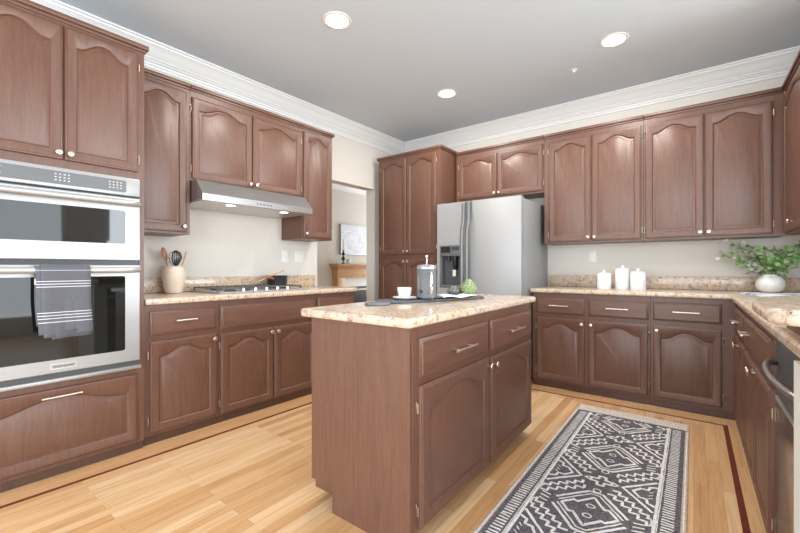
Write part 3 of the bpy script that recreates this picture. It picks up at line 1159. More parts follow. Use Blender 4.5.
MB().box(SPL + 0.003, FW, 0, 0.07, 0.10, ZT, bev=0.006).build('fridge_door', M_steelf, fr)
MB().box(0.01, FW - 0.01, 0.03, 0.075, 0.02, 0.095).build('kick_grille', M_black, fr)


def fridge_handle(x, s):
    mb = MB()
    path = [(x, -0.002, ZT - 0.004), (x, -0.038, ZT - 0.03), (x, -0.042, 1.62), (x + s * 0.002, -0.042, 1.56), (x + s * 0.014, -0.045, 1.49), (x + s * 0.016, -0.048, 1.40), (x + s * 0.016, -0.048, 0.62), (x + s * 0.014, -0.044, 0.55), (x, -0.04, 0.48), (x, -0.002, 0.44)]
    rings = []
    for (px, py, pz) in path:
        wd, dp = 0.017, 0.012
        rings.append([(px + wd * math.cos(2 * PI * k / 10 + PI / 10), py + dp * math.sin(2 * PI * k / 10 + PI / 10), pz) for k in range(10)])
    mb.loops(rings, 0, True, True)
    return mb


fridge_handle(SPL - 0.026, -1).build('handle', metal_brushed('handle_grey', (0.20, 0.205, 0.21, 1), 0.38, metal=0.35), fd)
fdo = [c for c in fr.children if c.name.startswith('fridge_door')][0]
fridge_handle(SPL + 0.030, -1).build('handle', bpy.data.materials['handle_grey'], fdo)
for hx in (0.03, FW - 0.07):
    MB().box(hx, hx + 0.045, 0.02, 0.11, ZT, ZT + 0.016, bev=0.004).build('hinge_cover', M_darkgrey, fr)

# base cabinets along the back wall
BY = 3.692
BBD = BACKY - BY - 0.003
cabinet('base_cabinet', 'brown two-door base cabinet with two drawers below the white canisters', 'cabinet', (-1.218, BY, 0), 0, 0.941, BBD, 0.060, 0.874,
        [dict(k='drawer', r=(0.044, 0.454, 0.686, 0.830), pull=[(0.245, 0.762, 0.165)]),
         dict(k='drawer', r=(0.488, 0.928, 0.686, 0.830), pull=[(0.710, 0.762, 0.165)]),
         dict(k='door', r=(0.040, 0.456, 0.075, 0.648), arch=0.055, knob=[(0.434, 0.610)], hinge='L'),
         dict(k='door', r=(0.486, 0.925, 0.075, 0.648), arch=0.055, knob=[(0.508, 0.610)], hinge='R')], toe=True)
cabinet('base_cabinet', 'brown single-door base cabinet in the right corner of the back wall', 'cabinet', (-0.275, BY, 0), 0, 0.515, BBD, 0.060, 0.874,
        [dict(k='drawer', r=(0.016, 0.440, 0.690, 0.836), pull=[(0.228, 0.765, 0.165)]),
         dict(k='door', r=(0.018, 0.440, 0.078, 0.650), arch=0.055, knob=[(0.042, 0.610)], hinge='R')], toe=True)

# right run: local x goes towards the camera (-Y), local y into the wall (+X)
RX = 0.242
RDp = RIGHTX - RX - 0.003
cabinet('base_cabinet', 'brown two-door base cabinet on the right run next to the back corner', 'cabinet', (RX, 3.688, 0), -PI / 2, 0.793, RDp, 0.060, 0.874,
        [dict(k='drawer', r=(0.13, 0.785, 0.690, 0.836), pull=[(0.46, 0.765, 0.15)]),
         dict(k='door', r=(0.13, 0.455, 0.078, 0.650), arch=0.05, knob=[(0.432, 0.615)], hinge='L'),
         dict(k='door', r=(0.461, 0.779, 0.078, 0.650), arch=0.05, knob=[(0.484, 0.615)], hinge='R')], toe=True)
cabinet('base_cabinet', 'brown two-door base cabinet on the right run beside the dishwasher', 'cabinet', (RX, 2.893, 0), -PI / 2, 0.915, RDp, 0.060, 0.874,
        [dict(k='drawer', r=(0.012, 0.455, 0.690, 0.836), pull=[(0.22, 0.765, 0.15)]),
         dict(k='drawer', r=(0.463, 0.905, 0.690, 0.836), name='false_front'),
         dict(k='door', r=(0.012, 0.455, 0.078, 0.650), arch=0.05, knob=[(0.432, 0.622)], hinge='L'),
         dict(k='door', r=(0.463, 0.905, 0.078, 0.650), arch=0.05, knob=[(0.486, 0.622)], hinge='R')], toe=True)

# dishwasher
dw = empty('dishwasher', (RX, 1.975, 0), -PI / 2, 'dark stainless dishwasher at the near end of the right counter', 'dishwasher')
MB().box(0.003, 0.597, 0.024, RDp, 0.10, 0.870).build('body', M_blackmetal, dw)
M_dws = metal_brushed('dark_stainless', (0.50, 0.47, 0.46, 1), 0.22)
dwd = MB().box(0.004, 0.596, 0.0, 0.022, 0.115, 0.622, bev=0.003).build('door', M_dws, dw)
MB().box(0.004, 0.596, -0.003, 0.022, 0.624, 0.640, bev=0.002).build('trim_strip', M_steel, dw)
MB().box(0.004, 0.596, 0.0, 0.022, 0.642, 0.868, bev=0.003).build('control_panel', M_darkgrey, dw)
mb = MB()
pts = []
for i in range(21):
    t = i / 20
    pts.append((0.03 + 0.54 * t, -0.050 * math.sin(PI * t) ** 0.35 if 0 < t < 1 else 0.001, 0.765))
mb.tube(pts, 0.0105, 12)
mb.build('handle', metal_brushed('grey_bar_handle', (0.45, 0.45, 0.45, 1), 0.32), dwd)
MB().box(0.004, 0.596, 0.03, 0.09, 0.0, 0.098).build('kick_plate', M_black, dw)

# L-shaped countertop over back and right bases
CX, CY = 0.209, 3.660
ct2 = empty('countertop', (0, 0, 0), 0, 'L-shaped beige granite countertop along the back and right walls', 'countertop')
MB().prism([(-1.236, CY), (CX, CY), (CX, 1.28), (CX + 0.03, 1.25), (RIGHTX - 0.003, 1.25), (RIGHTX - 0.003, BACKY - 0.003), (-1.236, BACKY - 0.003)], 0.8755, 0.914, bev=0.012).build('slab', M_granite, ct2)
mb = MB()
mb.box(-1.236, RIGHTX - 0.003, BACKY - 0.023, BACKY - 0.003, 0.9145, 1.030, bev=0.004)
mb.build('backsplash', M_granite, ct2)
MB().box(RIGHTX - 0.023, RIGHTX - 0.003, 3.18, BACKY - 0.026, 0.9145, 1.030, bev=0.004).build('backsplash', M_granite, ct2)

# raised bar: wood riser and granite top
rb = empty('raised_bar', (0, 0, 0), 0, 'raised granite bar top with rounded corner on wooden riser over right counter', 'bar counter')
MB().box(0.236, 0.80, 1.30, 1.735, 0.9147, 0.985, bev=0.003).build('riser', M_woodh, rb)


def arc(cx, cy, r, a0, a1, n=8):
    return [(cx + r * math.cos(a0 + (a1 - a0) * i / n), cy + r * math.sin(a0 + (a1 - a0) * i / n)) for i in range(n + 1)]


ol = arc(0.125 + 0.07, 1.10 + 0.07, 0.07, PI, 1.5 * PI) + [(0.85, 1.10), (0.85, 1.78)] + arc(0.125 + 0.26, 1.78 - 0.40, 0.001, PI / 2, PI / 2, 1)[:0] + [(0.125 + 0.26 * (1 - math.sin(a)) if False else 0.125 + 0.26 - 0.26 * math.sin(a), 1.38 + 0.40 * math.cos(a)) for a in [PI / 2 * i / 10 for i in range(11)]]
MB().prism(ol, 0.986, 1.020, bev=0.012).build('bar_top', M_granite, rb)

# ---------------------------------------------------------------- island
IX0, IX1 = -1.438, -0.868           # left and right faces of the carcass
IY0, IY1 = 1.205, 2.590
isl = empty('kitchen_island', (IX1, IY0, 0), PI / 2, 'brown oak kitchen island with two drawers and two doors', 'kitchen island')
IL, IDp = IY1 - IY0, IX1 - IX0
mb = MB()
mb.box(0.02, IL - 0.004, 0.0, IDp - 0.002, 0.065, 0.874, bev=0.0015, seg=1)
mb.build('body', M_wood, isl)
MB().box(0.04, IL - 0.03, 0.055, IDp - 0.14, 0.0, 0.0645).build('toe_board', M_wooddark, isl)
# end panel facing the camera, notched at the far lower corner (outline in y,z)
pan = [(0.0, 0.0), (0.0, 0.874), (IDp, 0.874), (IDp, 0.115), (IDp - 0.14, 0.115), (IDp - 0.14, 0.0)]
mb = MB()
mb.loops([[(x, y, z) for y, z in pan] for x in (0.0, 0.019)], 0, True, True)
mb.build('end_panel', M_wood, isl)
fronts(isl, [dict(k='drawer', r=(0.050, 0.680, 0.670, 0.828), pull=[(0.385, 0.742, 0.20)]),
             dict(k='drawer', r=(0.712, 1.348, 0.662, 0.828), pull=[(1.03, 0.745, 0.20)]),
             dict(k='door', r=(0.052, 0.695, 0.078, 0.640), arch=0.06, stile=0.062, knob=[(0.668, 0.598)], hinge='L'),
             dict(k='door', r=(0.714, 1.350, 0.078, 0.634), arch=0.06, stile=0.062, knob=[(0.742, 0.594)], hinge='R')])
it = MB().prism(arc(-1.492 + .03, 1.168 + .03, .03, PI, 1.5 * PI, 4) + arc(-0.842 - .03, 1.168 + .03, .03, 1.5 * PI, 2 * PI, 4) + arc(-0.842 - .03, 2.635 - .03, .03, 0, PI / 2, 4) + arc(-1.492 + .03, 2.635 - .03, .03, PI / 2, PI, 4), 0.8755, 0.914, bev=0.014, steps=4).build('island_countertop', M_granite)
tag(it, 'beige granite countertop on the kitchen island', 'countertop')

# things on the island
Z1 = 0.9144
o = MB().lathe([(0.064, 0.0), (0.068, 0.003), (0.068, 0.009), (0.065, 0.012)], (0, 0, 0), 36).build('slate_coaster', M_slatel)
place(o, (-1.300, 1.522, Z1))
tag(o, 'round grey slate board at the left end of the dark tray', 'board')
tr = MB()
t0, t1 = Vector((-1.335, 1.635, 0)), Vector((-1.115, 2.235, 0))
td = (t1 - t0).normalized()
tn = Vector((-td.y, td.x, 0))
half = 0.085
pts = []
for c, a0 in ((t1, -PI / 2), (t0, PI / 2)):
    for i in range(9):
        a = a0 + PI * i / 8
        rr_ = half
        q = c + td * (math.cos(a) * rr_ * 0.6) + tn * (math.sin(a) * rr_)
        pts.append((q.x, q.y))
o = tr.prism(pts, Z1, Z1 + 0.014, bev=0.004).build('serving_tray', M_slate)
tag(o, 'long dark slate serving tray on the island', 'tray')
ZTY = Z1 + 0.0144

cup_p = Vector((-1.298, 1.752, ZTY))
o = MB().lathe([(0.030, 0.0), (0.034, 0.002), (0.055, 0.006), (0.067, 0.012), (0.068, 0.014), (0.055, 0.010), (0.030, 0.006), (0.0, 0.005)], (0, 0, 0), 36, cap1=False).build('saucer', M_white)
place(o, cup_p)
tag(o, 'white saucer under the coffee cup on the dark tray', 'saucer')
cp_ = empty('coffee_cup', cup_p + Vector((0, 0, 0.0065)), 2.2, 'white coffee cup on a saucer left of the french press', 'cup')
MB().lathe([(0.026, 0.0), (0.030, 0.004), (0.037, 0.025), (0.041, 0.056), (0.042, 0.060), (0.039, 0.060), (0.035, 0.027), (0.0, 0.008)], (0, 0, 0), 32, cap1=False).build('bowl', M_white, cp_)
MB().tube([(0.036, 0, 0.046), (0.055, 0, 0.048), (0.062, 0, 0.034), (0.054, 0, 0.020), (0.033, 0, 0.018)], 0.0042, 8).build('handle', M_white, cp_)

M_lid = plain('pale_grey_steel_lid', (0.34, 0.345, 0.35, 1), 0.3, 0.4)
fp = empty('french_press', (-1.205, 1.838, ZTY), math.radians(-20), 'grey french press coffee maker on the island tray', 'coffee maker')
MB().lathe([(0.052, 0.0), (0.055, 0.003), (0.055, 0.165), (0.053, 0.168), (0.050, 0.168), (0.048, 0.02), (0.0, 0.015)], (0, 0, 0), 36, cap1=False).build('carafe', M_press, fp)
MB().lathe([(0.056, 0.0), (0.0565, 0.002), (0.0565, 0.010), (0.056, 0.011)], (0, 0, 0), 36).build('base_ring', M_black, fp)
MB().lathe([(0.0535, 0.1682), (0.056, 0.170), (0.056, 0.182), (0.048, 0.192), (0.020, 0.196), (0.0, 0.197)], (0, 0, 0), 36, cap1=False).build('lid', M_lid, fp)
pl = MB().tube([(0, 0, 0.196), (0, 0, 0.238)], 0.0028, 8).build('plunger', M_chrome, fp)
MB().lathe([(0.004, 0.236), (0.0075, 0.240), (0.0075, 0.246), (0.003, 0.250)], (0, 0, 0), 14).build('plunger_knob', M_chrome, pl)
MB().tube([(0.050, -0.02, 0.150), (0.088, -0.035, 0.150), (0.094, -0.037, 0.135), (0.094, -0.037, 0.050), (0.088, -0.035, 0.040), (0.052, -0.021, 0.040)], 0.0075, 10).build('handle', M_chrome, fp)
MB().box(-0.004, 0.004, -0.0565, -0.0545, 0.06, 0.135).build('gauge_strip', M_lid, fp)
MB().lathe([(0.010, 0.0), (0.010, 0.003)], (0.020, -0.0525, 0.045), 14, M=Matrix.Rotation(PI / 2, 4, 'X')).build('emblem', M_black, fp)

# folded napkin on the tray
nb = MB()
bm = nb.bm
N1, N2 = 16, 10
gr = []
for j in range(N2 + 1):
    row = []
    for i in range(N1 + 1):
        u, v = i / N1, j / N2
        x = (u - 0.5) * 0.25
        y = (v - 0.5) * 0.12
        z = 0.010 + 0.008 * math.sin(u * 9 + v * 2) * math.sin(v * 4 + 0.6) + 0.010 * max(0, math.sin(v * PI)) * (0.5 + 0.5 * math.sin(u * 6))
        row.append(bm.verts.new((x, y, max(z, 0.002))))
    gr.append(row)
for j in range(N2):
    for i in range(N1):
        bm.faces.new((gr[j][i], gr[j][i + 1], gr[j + 1][i + 1], gr[j + 1][i]))
o = nb.build('napkin', M_cloth)
m_ = o.modifiers.new('thickness', 'SOLIDIFY')
m_.thickness = 0.003
m_.offset = 0
place(o, (-1.128, 2.015, ZTY + 0.0005), math.atan2(td.y, td.x))
tag(o, 'crumpled white napkin lying on the dark tray', 'napkin')

M_art = plain('artichoke_green', (0.30, 0.38, 0.19, 1), 0.6, noise=0.3, nscale=60)
M_artg = plain('grey_green_artichoke', (0.21, 0.23, 0.21, 1), 0.6, noise=0.25, nscale=60)


def artichoke(name, label, loc, r, mat, rx, stem_mat, squash=1.0):
    root = empty(name, loc, 0, label, 'artichoke', 'artichokes on the tray')
    mb = MB()
    mb.lathe([(0.25 * r, 0.1 * r), (0.7 * r, 0.3 * r), (0.88 * r, 0.9 * r * squash), (0.66 * r, 1.6 * r * squash), (0.2 * r, 1.95 * r * squash)], (0, 0, 0), 20)
    for ringi in range(6):
        zz = (0.25 + 0.29 * ringi) * r * squash
        rad = r * (0.72, 0.9, 0.95, 0.86, 0.66, 0.40)[ringi]
        n = (9, 11, 11, 10, 8, 5)[ringi]
        for k in range(n):
            a = 2 * PI * (k + 0.5 * (ringi % 2)) / n
            ca, sa = math.cos(a), math.sin(a)
            wv, hv = r * 0.30, r * 0.52 * squash
            P = [(-wv, 0.0, -0.05), (-wv * .9, hv * .5, 0.05), (0, hv * 1.05, 0.0), (wv * .9, hv * .5, 0.05), (wv, 0.0, -0.05), (0, hv * .45, 0.16)]
            lean = -0.35 * (ringi - 1.2) / 4
            V = []
            for (tx, tz, to_) in P:
                rr2 = rad + to_ * r + tz * lean
                V.append(mb.bm.verts.new((rr2 * ca - tx * sa, rr2 * sa + tx * ca, zz + tz)))
            for q in range(5):
                if q < 4:
                    mb.bm.faces.new((V[q], V[q + 1], V[5]))
            mb.bm.faces.new((V[4], V[0], V[5]))
    mb.build('bracts', mat, root)
    MB().tube([(0, 0, 0.0), (0, 0, 0.14 * r)], 0.22 * r, 10).build('stalk', stem_mat, root)
    return root


artichoke('artichoke', 'bright green artichoke at the right end of the tray', (-1.122, 2.190, ZTY), 0.049, M_art, 0, M_art)
artichoke('artichoke', 'dull grey-green artichoke behind the napkin on the tray', (-1.210, 2.165, ZTY), 0.047, M_artg, 0, M_artg, 0.62)
artichoke('artichoke', 'small grey-green artichoke touching the bright green one', (-1.205, 2.262, ZTY), 0.036, M_artg, 0, M_artg, 0.9)

# ---------------------------------------------------------------- things on the back counter
def canister(label, loc, r, h):
    root = empty('canister', loc, 0, label, 'canister', 'white ribbed canisters')
    MB().lathe([(r * .96, 0), (r, 0.004), (r, h - 0.004), (r * .97, h)], (0, 0, 0), 96, rib=24, ribamp=0.018).build('jar', M_whitematte, root)
    lid = MB().lathe([(r * .98, h + 0.0004), (r * 1.0, h + 0.003), (r * .98, h + 0.010), (r * .5, h + 0.014), (r * .2, h + 0.015)], (0, 0, 0), 36).build('lid', M_whitematte, root)
    MB().lathe([(0.008, h + 0.014), (0.008, h + 0.018), (0.013, h + 0.024), (0.013, h + 0.032), (0.007, h + 0.037)], (0, 0, 0), 18).build('knob', M_whitematte, lid)
    return root


canister('short white ribbed canister, leftmost on the back counter', (-0.650, 3.93, 0.9144), 0.056, 0.135)
canister('tallest white ribbed canister standing in the middle of three', (-0.510, 3.98, 0.9144), 0.058, 0.175)
canister('white ribbed canister of middle height, rightmost of the three', (-0.385, 3.93, 0.9144), 0.058, 0.148)

VP = Vector((0.468, 4.08, 0.9144))
o = MB().lathe([(0.042, 0.0), (0.050, 0.003), (0.076, 0.026), (0.086, 0.060), (0.081, 0.094), (0.060, 0.121), (0.044, 0.131), (0.042, 0.140), (0.038, 0.140), (0.040, 0.130), (0.074, 0.092), (0.076, 0.05), (0.0, 0.01)], (0, 0, 0), 144, cap1=False, rib=36, ribamp=0.008).build('vase', M_white)
place(o, VP)
tag(o, 'squat white ribbed vase holding green branches on the right counter', 'vase')
pl_ = empty('leafy_branches', VP, 0, 'green eucalyptus-like leafy branches in the white vase', 'plant')
rnd = random.Random(12)
stems = MB()
fol = MB()
SPR = 1.12
tips = [(-0.235, -0.05, 0.375), (-0.25, -0.08, 0.275), (-0.17, 0.02, 0.36), (-0.10, 0.05, 0.33), (-0.04, -0.06, 0.335), (0.05, 0.04, 0.31), (0.12, -0.05, 0.33), (0.20, 0.03, 0.38), (0.22, -0.06, 0.31), (0.16, -0.10, 0.26), (-0.15, -0.10, 0.24), (0.02, -0.11, 0.25), (-0.06, 0.09, 0.27), (0.10, 0.10, 0.29), (0.235, -0.12, 0.37), (-0.21, 0.05, 0.29)]
for (tx, ty, tz) in tips:
    tx, tz = tx * SPR - 0.01, 0.03 + (tz - 0.03) * 1.04
    bx, by = tx * 0.10, ty * 0.10
    P = []
    for i in range(9):
        t = i / 8
        P.append(Vector((bx + (tx - bx) * t ** 1.25, by + (ty - by) * t ** 1.25, 0.03 + (tz - 0.03) * (1 - (1 - t) ** 1.6))))
    # keep inside the neck
    for q in P:
        if q.z < 0.15:
            d = math.hypot(q.x, q.y)
            if d > 0.030:
                q.x *= 0.030 / d
                q.y *= 0.030 / d
    stems.tube(P, [0.0026 - 0.0014 * i / 8 for i in range(9)], 6)
    for i in range(3, 9):
        for rep in range(4 if i < 7 else 3):
            base = P[i] + Vector((rnd.uniform(-.012, .012), rnd.uniform(-.012, .012), rnd.uniform(-.012, .012)))
            d = Vector((rnd.uniform(-1, 1), rnd.uniform(-1, 1), rnd.uniform(-.4, .7))).normalized()
            L = rnd.uniform(0.026, 0.046)
            Wd = L * rnd.uniform(0.40, 0.52)
            nrm = Vector((rnd.uniform(-.7, .7), rnd.uniform(-1, .2), rnd.uniform(0.2, 1))).normalized()
            side = d.cross(nrm)
            if side.length < 1e-3:
                continue
            side.normalize()
            up = side.cross(d).normalized()
            pet = base + d * 0.010
            pts = []
            for (a, b_) in ((0, 0), (0.22, 0.75), (0.5, 1.0), (0.8, 0.7), (1.0, 0.0), (0.8, -0.7), (0.5, -1.0), (0.22, -0.75)):
                pts.append(pet + d * (a * L) + side * (b_ * Wd) - up * (0.10 * L * abs(b_)) - up * (a * a * L * 0.15))
            mid = pet + d * (0.5 * L) - up * (0.25 * L * 0.15)
            mi = 0 if rnd.random() < 0.62 else (1 if rnd.random() < 0.75 else 2)
            if tx < -0.14 and rnd.random() < 0.5:
                mi = 2
            V = [fol.bm.verts.new(q) for q in pts]
            vm = fol.bm.verts.new(mid)
            for k in range(8):
                f = fol.bm.faces.new((V[k], V[(k + 1) % 8], vm))
                f.material_index = mi


def leafmat(name, col):
    m = plain(name, col, 0.5, noise=0.25, nscale=30)
    b = m.node_tree.nodes['Principled BSDF']
    b.inputs['Transmission Weight'].default_value = 0.0
    return m


stems.build('stems', plain('brown_stem', (0.20, 0.15, 0.08, 1), 0.6), pl_)
fol.build('foliage', [leafmat('leaf_green', (0.17, 0.34, 0.10, 1)), leafmat('leaf_bright', (0.30, 0.50, 0.18, 1)), leafmat('leaf_greyish', (0.42, 0.46, 0.36, 1))], pl_)

# open magazine lying in front of the vase
mg = MB()
rings = []
for i in range(13):
    u = -1 + i / 6
    z = 0.004 + 0.012 * (1 - abs(u)) ** 0.5 * abs(u) * 1.6 + 0.002
    rings.append([(u * 0.20, -0.13, 0.0), (u * 0.20, 0.13, 0.0), (u * 0.20, 0.13, z), (u * 0.20, -0.13, z)])
mg.loops(rings, 0, True, True)


def magmat():
    m, nt, b = new_mat('printed_pages')
    v = coords(nt, (9, 7, 1), rand=False)
    n = nd(nt, 'ShaderNodeTexNoise')
    n.inputs['Scale'].default_value = 1.3
    n.inputs['Detail'].default_value = 2
    nt.links.new(v, n.inputs['Vector'])
    nt.links.new(ramp(nt, n.outputs['Fac'], [(0.42, rgb(232, 234, 240)), (0.55, rgb(222, 226, 236)), (0.62, rgb(120, 150, 200)), (0.75, rgb(150, 165, 190))]), b.inputs['Base Color'])
    b.inputs['Roughness'].default_value = 0.4
    return m


o = mg.build('magazine', magmat())
place(o, (0.500, 3.735, 0.9146), math.radians(20))
tag(o, 'open magazine lying in front of the white vase', 'magazine')

# ---------------------------------------------------------------- rug
RW = 0.355
RXc = -0.378
RY0_, RY1_ = 1.02, 3.375
rug = empty('area_rug', (RXc, 0, 0), 0, 'charcoal runner rug with white geometric pattern beside the island', 'rug')


def rugmat(name, a, b_, sc, bs=0.5):
    m, nt, b = new_mat(name)
    v = coords(nt, (1, 1, 1), rand=False)
    n = nd(nt, 'ShaderNodeTexNoise')
    n.inputs['Scale'].default_value = sc
    n.inputs['Detail'].default_value = 6
    n.inputs['Roughness'].default_value = 0.75
    nt.links.new(v, n.inputs['Vector'])
    nt.links.new(ramp(nt, n.outputs['Fac'], [(0.36, a), (0.64, b_)]), b.inputs['Base Color'])
    b.inputs['Roughness'].default_value = 0.97
    b.inputs['Specular IOR Level'].default_value = 0.1
    bump(nt, b, n.outputs['Fac'], bs, 0.003)
    return m


M_rugd = rugmat('rug_charcoal', rgb(70, 65, 70), rgb(128, 122, 128), 95)
M_rugw = rugmat('rug_ivory', rgb(206, 202, 200), rgb(246, 244, 240), 70)
M_rugt = rugmat('rug_taupe_edge', rgb(172, 152, 134), rgb(212, 196, 180), 60)
mb = MB()
mb.box(-RW, RW, RY0_, RY1_ - 0.13, 0.0004, 0.0062, mat=2, bev=0.002, seg=1)
mb.box(-RW + 0.022, RW - 0.022, RY0_, RY1_ - 0.135, 0.0062, 0.0074, mat=0)
jr = random.Random(3)


def rib(pts, wd, mat=1, z=0.0080, jit=0.0012):
    P = [Vector((p[0] + jr.uniform(-jit, jit), p[1] + jr.uniform(-jit, jit), 0)) for p in pts]
    L, R_ = [], []
    for i, p in enumerate(P):
        a = P[max(i - 1, 0)]
        b = P[min(i + 1, len(P) - 1)]
        t = b - a
        if t.length < 1e-9:
            t = Vector((1, 0, 0))
        t.normalize()
        n = Vector((-t.y, t.x, 0)) * wd / 2 * jr.uniform(0.85, 1.15)
        L.append(p + n)
        R_.append(p - n)
    lo = [(0.0070, z)]
    bm = mb.bm
    vt = [(bm.verts.new((l.x, l.y, z)), bm.verts.new((r.x, r.y, z))) for l, r in zip(L, R_)]
    for a, b in zip(vt, vt[1:]):
        f = bm.faces.new((a[0], b[0], b[1], a[1]))
        f.material_index = mat


def seg(a, b, n=6):
    return [(a[0] + (b[0] - a[0]) * i / n, a[1] + (b[1] - a[1]) * i / n) for i in range(n + 1)]


def poly(pts, close=True, n=5):
    out = []
    q = pts + ([pts[0]] if close else [])
    for a, b in zip(q, q[1:]):
        out += seg(a, b, n)[:-1]
    out.append(q[-1])
    return out


yA, yB = RY0_ + 0.01, RY1_ - 0.155
LN = 0.0135
for sx in (-1, 1):
    rib(seg((sx * 0.243, yA), (sx * 0.243, yB), 90), LN)
    rib(seg((sx * 0.254, yA), (sx * 0.254, yB), 90), 0.004)
    y = yA
    while y < yB:
        rib(seg((sx * 0.266, y), (sx * 0.312, y + jr.uniform(-.003, .003)), 3), 0.0100)
        y += 0.0215
    rib(seg((sx * (RW - 0.012), yA), (sx * (RW - 0.012), yB), 60), 0.006, mat=1, z=0.0068)


def clipy(pts):
    return all(yA + 0.004 < p[1] < yB - 0.004 for p in pts)


def ribc(pts, wd=LN):
    run = []
    for p in pts:
        if yA < p[1] < yB and abs(p[0]) < 0.238:
            run.append(p)
        else:
            if len(run) > 1:
                rib(run, wd)
            run = []
    if len(run) > 1:
        rib(run, wd)


def wavy(a, b, amp, nw, n=8):
    a, b = Vector(a), Vector(b)
    t = (b - a)
    nn = Vector((-t.y, t.x)).normalized()
    out = []
    for i in range(nw * 2 + 1):
        s = 1 if i % 2 else -1
        p = a.lerp(b, i / (nw * 2)) + nn * amp * s
        out.append((p.x, p.y))
    return poly(out, False, 3)


PER = 0.61
for k in range(-2, 3):
    yp = 2.215 + k * PER             # plus signs
    yc = 1.91 + k * PER              # diamonds
    c = 0.0
    # plus outline
    s1, s2 = 0.016, 0.048
    ribc(poly([(c - s1, yp - s2), (c + s1, yp - s2), (c + s1, yp - s1), (c + s2, yp - s1), (c + s2, yp + s1), (c + s1, yp + s1), (c + s1, yp + s2), (c - s1, yp + s2), (c - s1, yp + s1), (c - s2, yp + s1), (c - s2, yp - s1), (c - s1, yp - s1)]))
    # outer diamond (open at the side tips) and stepped inner diamond
    hx, hy = 0.150, 0.172
    ribc(poly([(-hx, yc + 0.03), (-0.03, yc + hy), (0.03, yc + hy), (hx, yc + 0.03)], False, 8))
    ribc(poly([(-hx, yc - 0.03), (-0.03, yc - hy), (0.03, yc - hy), (hx, yc - 0.03)], False, 8))
    ribc(poly([(-0.118, yc), (-0.072, yc + 0.055), (-0.058, yc + 0.045), (0, yc + 0.125), (0.058, yc + 0.045), (0.072, yc + 0.055), (0.118, yc), (0.072, yc - 0.055), (0.058, yc - 0.045), (0, yc - 0.125), (-0.058, yc - 0.045), (-0.072, yc - 0.055)]))
    ribc(poly([(-0.134, yc + 0.012), (-0.02, yc + 0.150), (0.02, yc + 0.150), (0.134, yc + 0.012)], False, 8), 0.008)
    ribc(poly([(-0.134, yc - 0.012), (-0.02, yc - 0.150), (0.02, yc - 0.150), (0.134, yc - 0.012)], False, 8), 0.008)
    for sx in (-1, 1):
        for q in (-0.03, 0.0, 0.03):
            ribc(seg((sx * 0.172, yc + q - .006), (sx * 0.205 + sx * 0.01, yc + q + .006), 2), 0.009)
        ribc(poly([(sx * 0.052, yp + 0.018), (sx * 0.078, yp), (sx * 0.052, yp - 0.018)], False, 3), 0.009)
    for dy in (-0.042, 0.042):
        ribc([(0.018 * math.cos(a), yc + dy + 0.015 * math.sin(a)) for a in [2 * PI * i / 10 for i in range(11)]], 0.007)
    # small circle where diamond tips meet the plus
    for dy in (hy + 0.022, -hy - 0.022):
        ribc([(0.017 * math.cos(a), yc + dy + 0.017 * math.sin(a)) for a in [2 * PI * i / 10 for i in range(11)]], 0.007)
    for sx in (-1, 1):
        # side chevrons pointing in at plus level
        ribc(poly([(sx * 0.232, yp - 0.150), (sx * 0.095, yp), (sx * 0.232, yp + 0.150)], False, 8))
        ribc(poly([(sx * 0.236, yp - 0.095), (sx * 0.205, yp - 0.080), (sx * 0.200, yp - 0.045), (sx * 0.170, yp - 0.045), (sx * 0.140, yp), (sx * 0.170, yp + 0.045), (sx * 0.200, yp + 0.045), (sx * 0.205, yp + 0.080), (sx * 0.236, yp + 0.095)], False, 3))
        for q in (-0.03, 0.0, 0.03):
            ribc(seg((sx * 0.205, yp + q - .008), (sx * 0.222, yp + q + .008), 2), 0.006)
        for sy in (-1, 1):
            # wavy diagonal bands between diamond and chevron
            ribc(wavy((sx * 0.068, yp + sy * 0.050), (sx * 0.226, yp + sy * 0.205), 0.013, 5), 0.0125)
            ribc(wavy((sx * 0.052, yp + sy * 0.098), (sx * 0.226, yp + sy * 0.262), 0.013, 5), 0.0125)
            ribc([(sx * (0.224 + 0.010 * math.cos(a)), yp + sy * (0.234 + 0.030 * math.sin(a))) for a in [-PI / 2 + PI * i / 6 for i in range(7)]], 0.008)
mb.build('pile', [M_rugd, M_rugw, M_rugt], rug, smooth=False)
# taupe knotted border at the far end
fe = MB()
fe.box(-RW, RW, RY1_ - 0.13, RY1_ - 0.004, 0.0004, 0.0060, mat=0, bev=0.002, seg=1)
mb = fe
for i in range(26):
    x0_ = -RW + 0.012 + i * (2 * RW - 0.024) / 26
    x1_ = x0_ + (2 * RW - 0.024) / 26
    for (a, b) in ((0.124, 0.085), (0.085, 0.046), (0.046, 0.008)):
        rib(seg((x0_, RY1_ - a), (x1_, RY1_ - b), 3), 0.0065, mat=1, z=0.0066)
        rib(seg((x1_, RY1_ - a), (x0_, RY1_ - b), 3), 0.0065, mat=1, z=0.0069)
for i in range(60):
    xx = -RW + 0.008 + i * (2 * RW - 0.016) / 59
    rib(seg((xx, RY1_ - 0.006), (xx + jr.uniform(-.004, .004), RY1_ + 0.014), 2), 0.006, mat=1, z=0.003)
fe.build('knotted_end', [M_rugt, M_rugw], rug, smooth=False)


# ---------------------------------------------------------------- ceiling lights
def downlight(label, x, y):
    root = empty('recessed_ceiling_light', (x, y, CEIL), 0, label, 'ceiling light', 'recessed ceiling lights')
    MB().lathe([(0.076, -0.0005), (0.076, -0.004), (0.086, -0.006), (0.097, -0.003), (0.098, -0.0005)], (0, 0, 0), 40, cap0=False, cap1=False).build('trim_ring', M_trimpaint, root)
    MB().lathe([(0.0755, -0.0006), (0.0755, -0.003), (0.05, -0.0045), (0.0, -0.005)], (0, 0, 0), 40, cap1=False).build('lens', M_lamp, root)
    return root


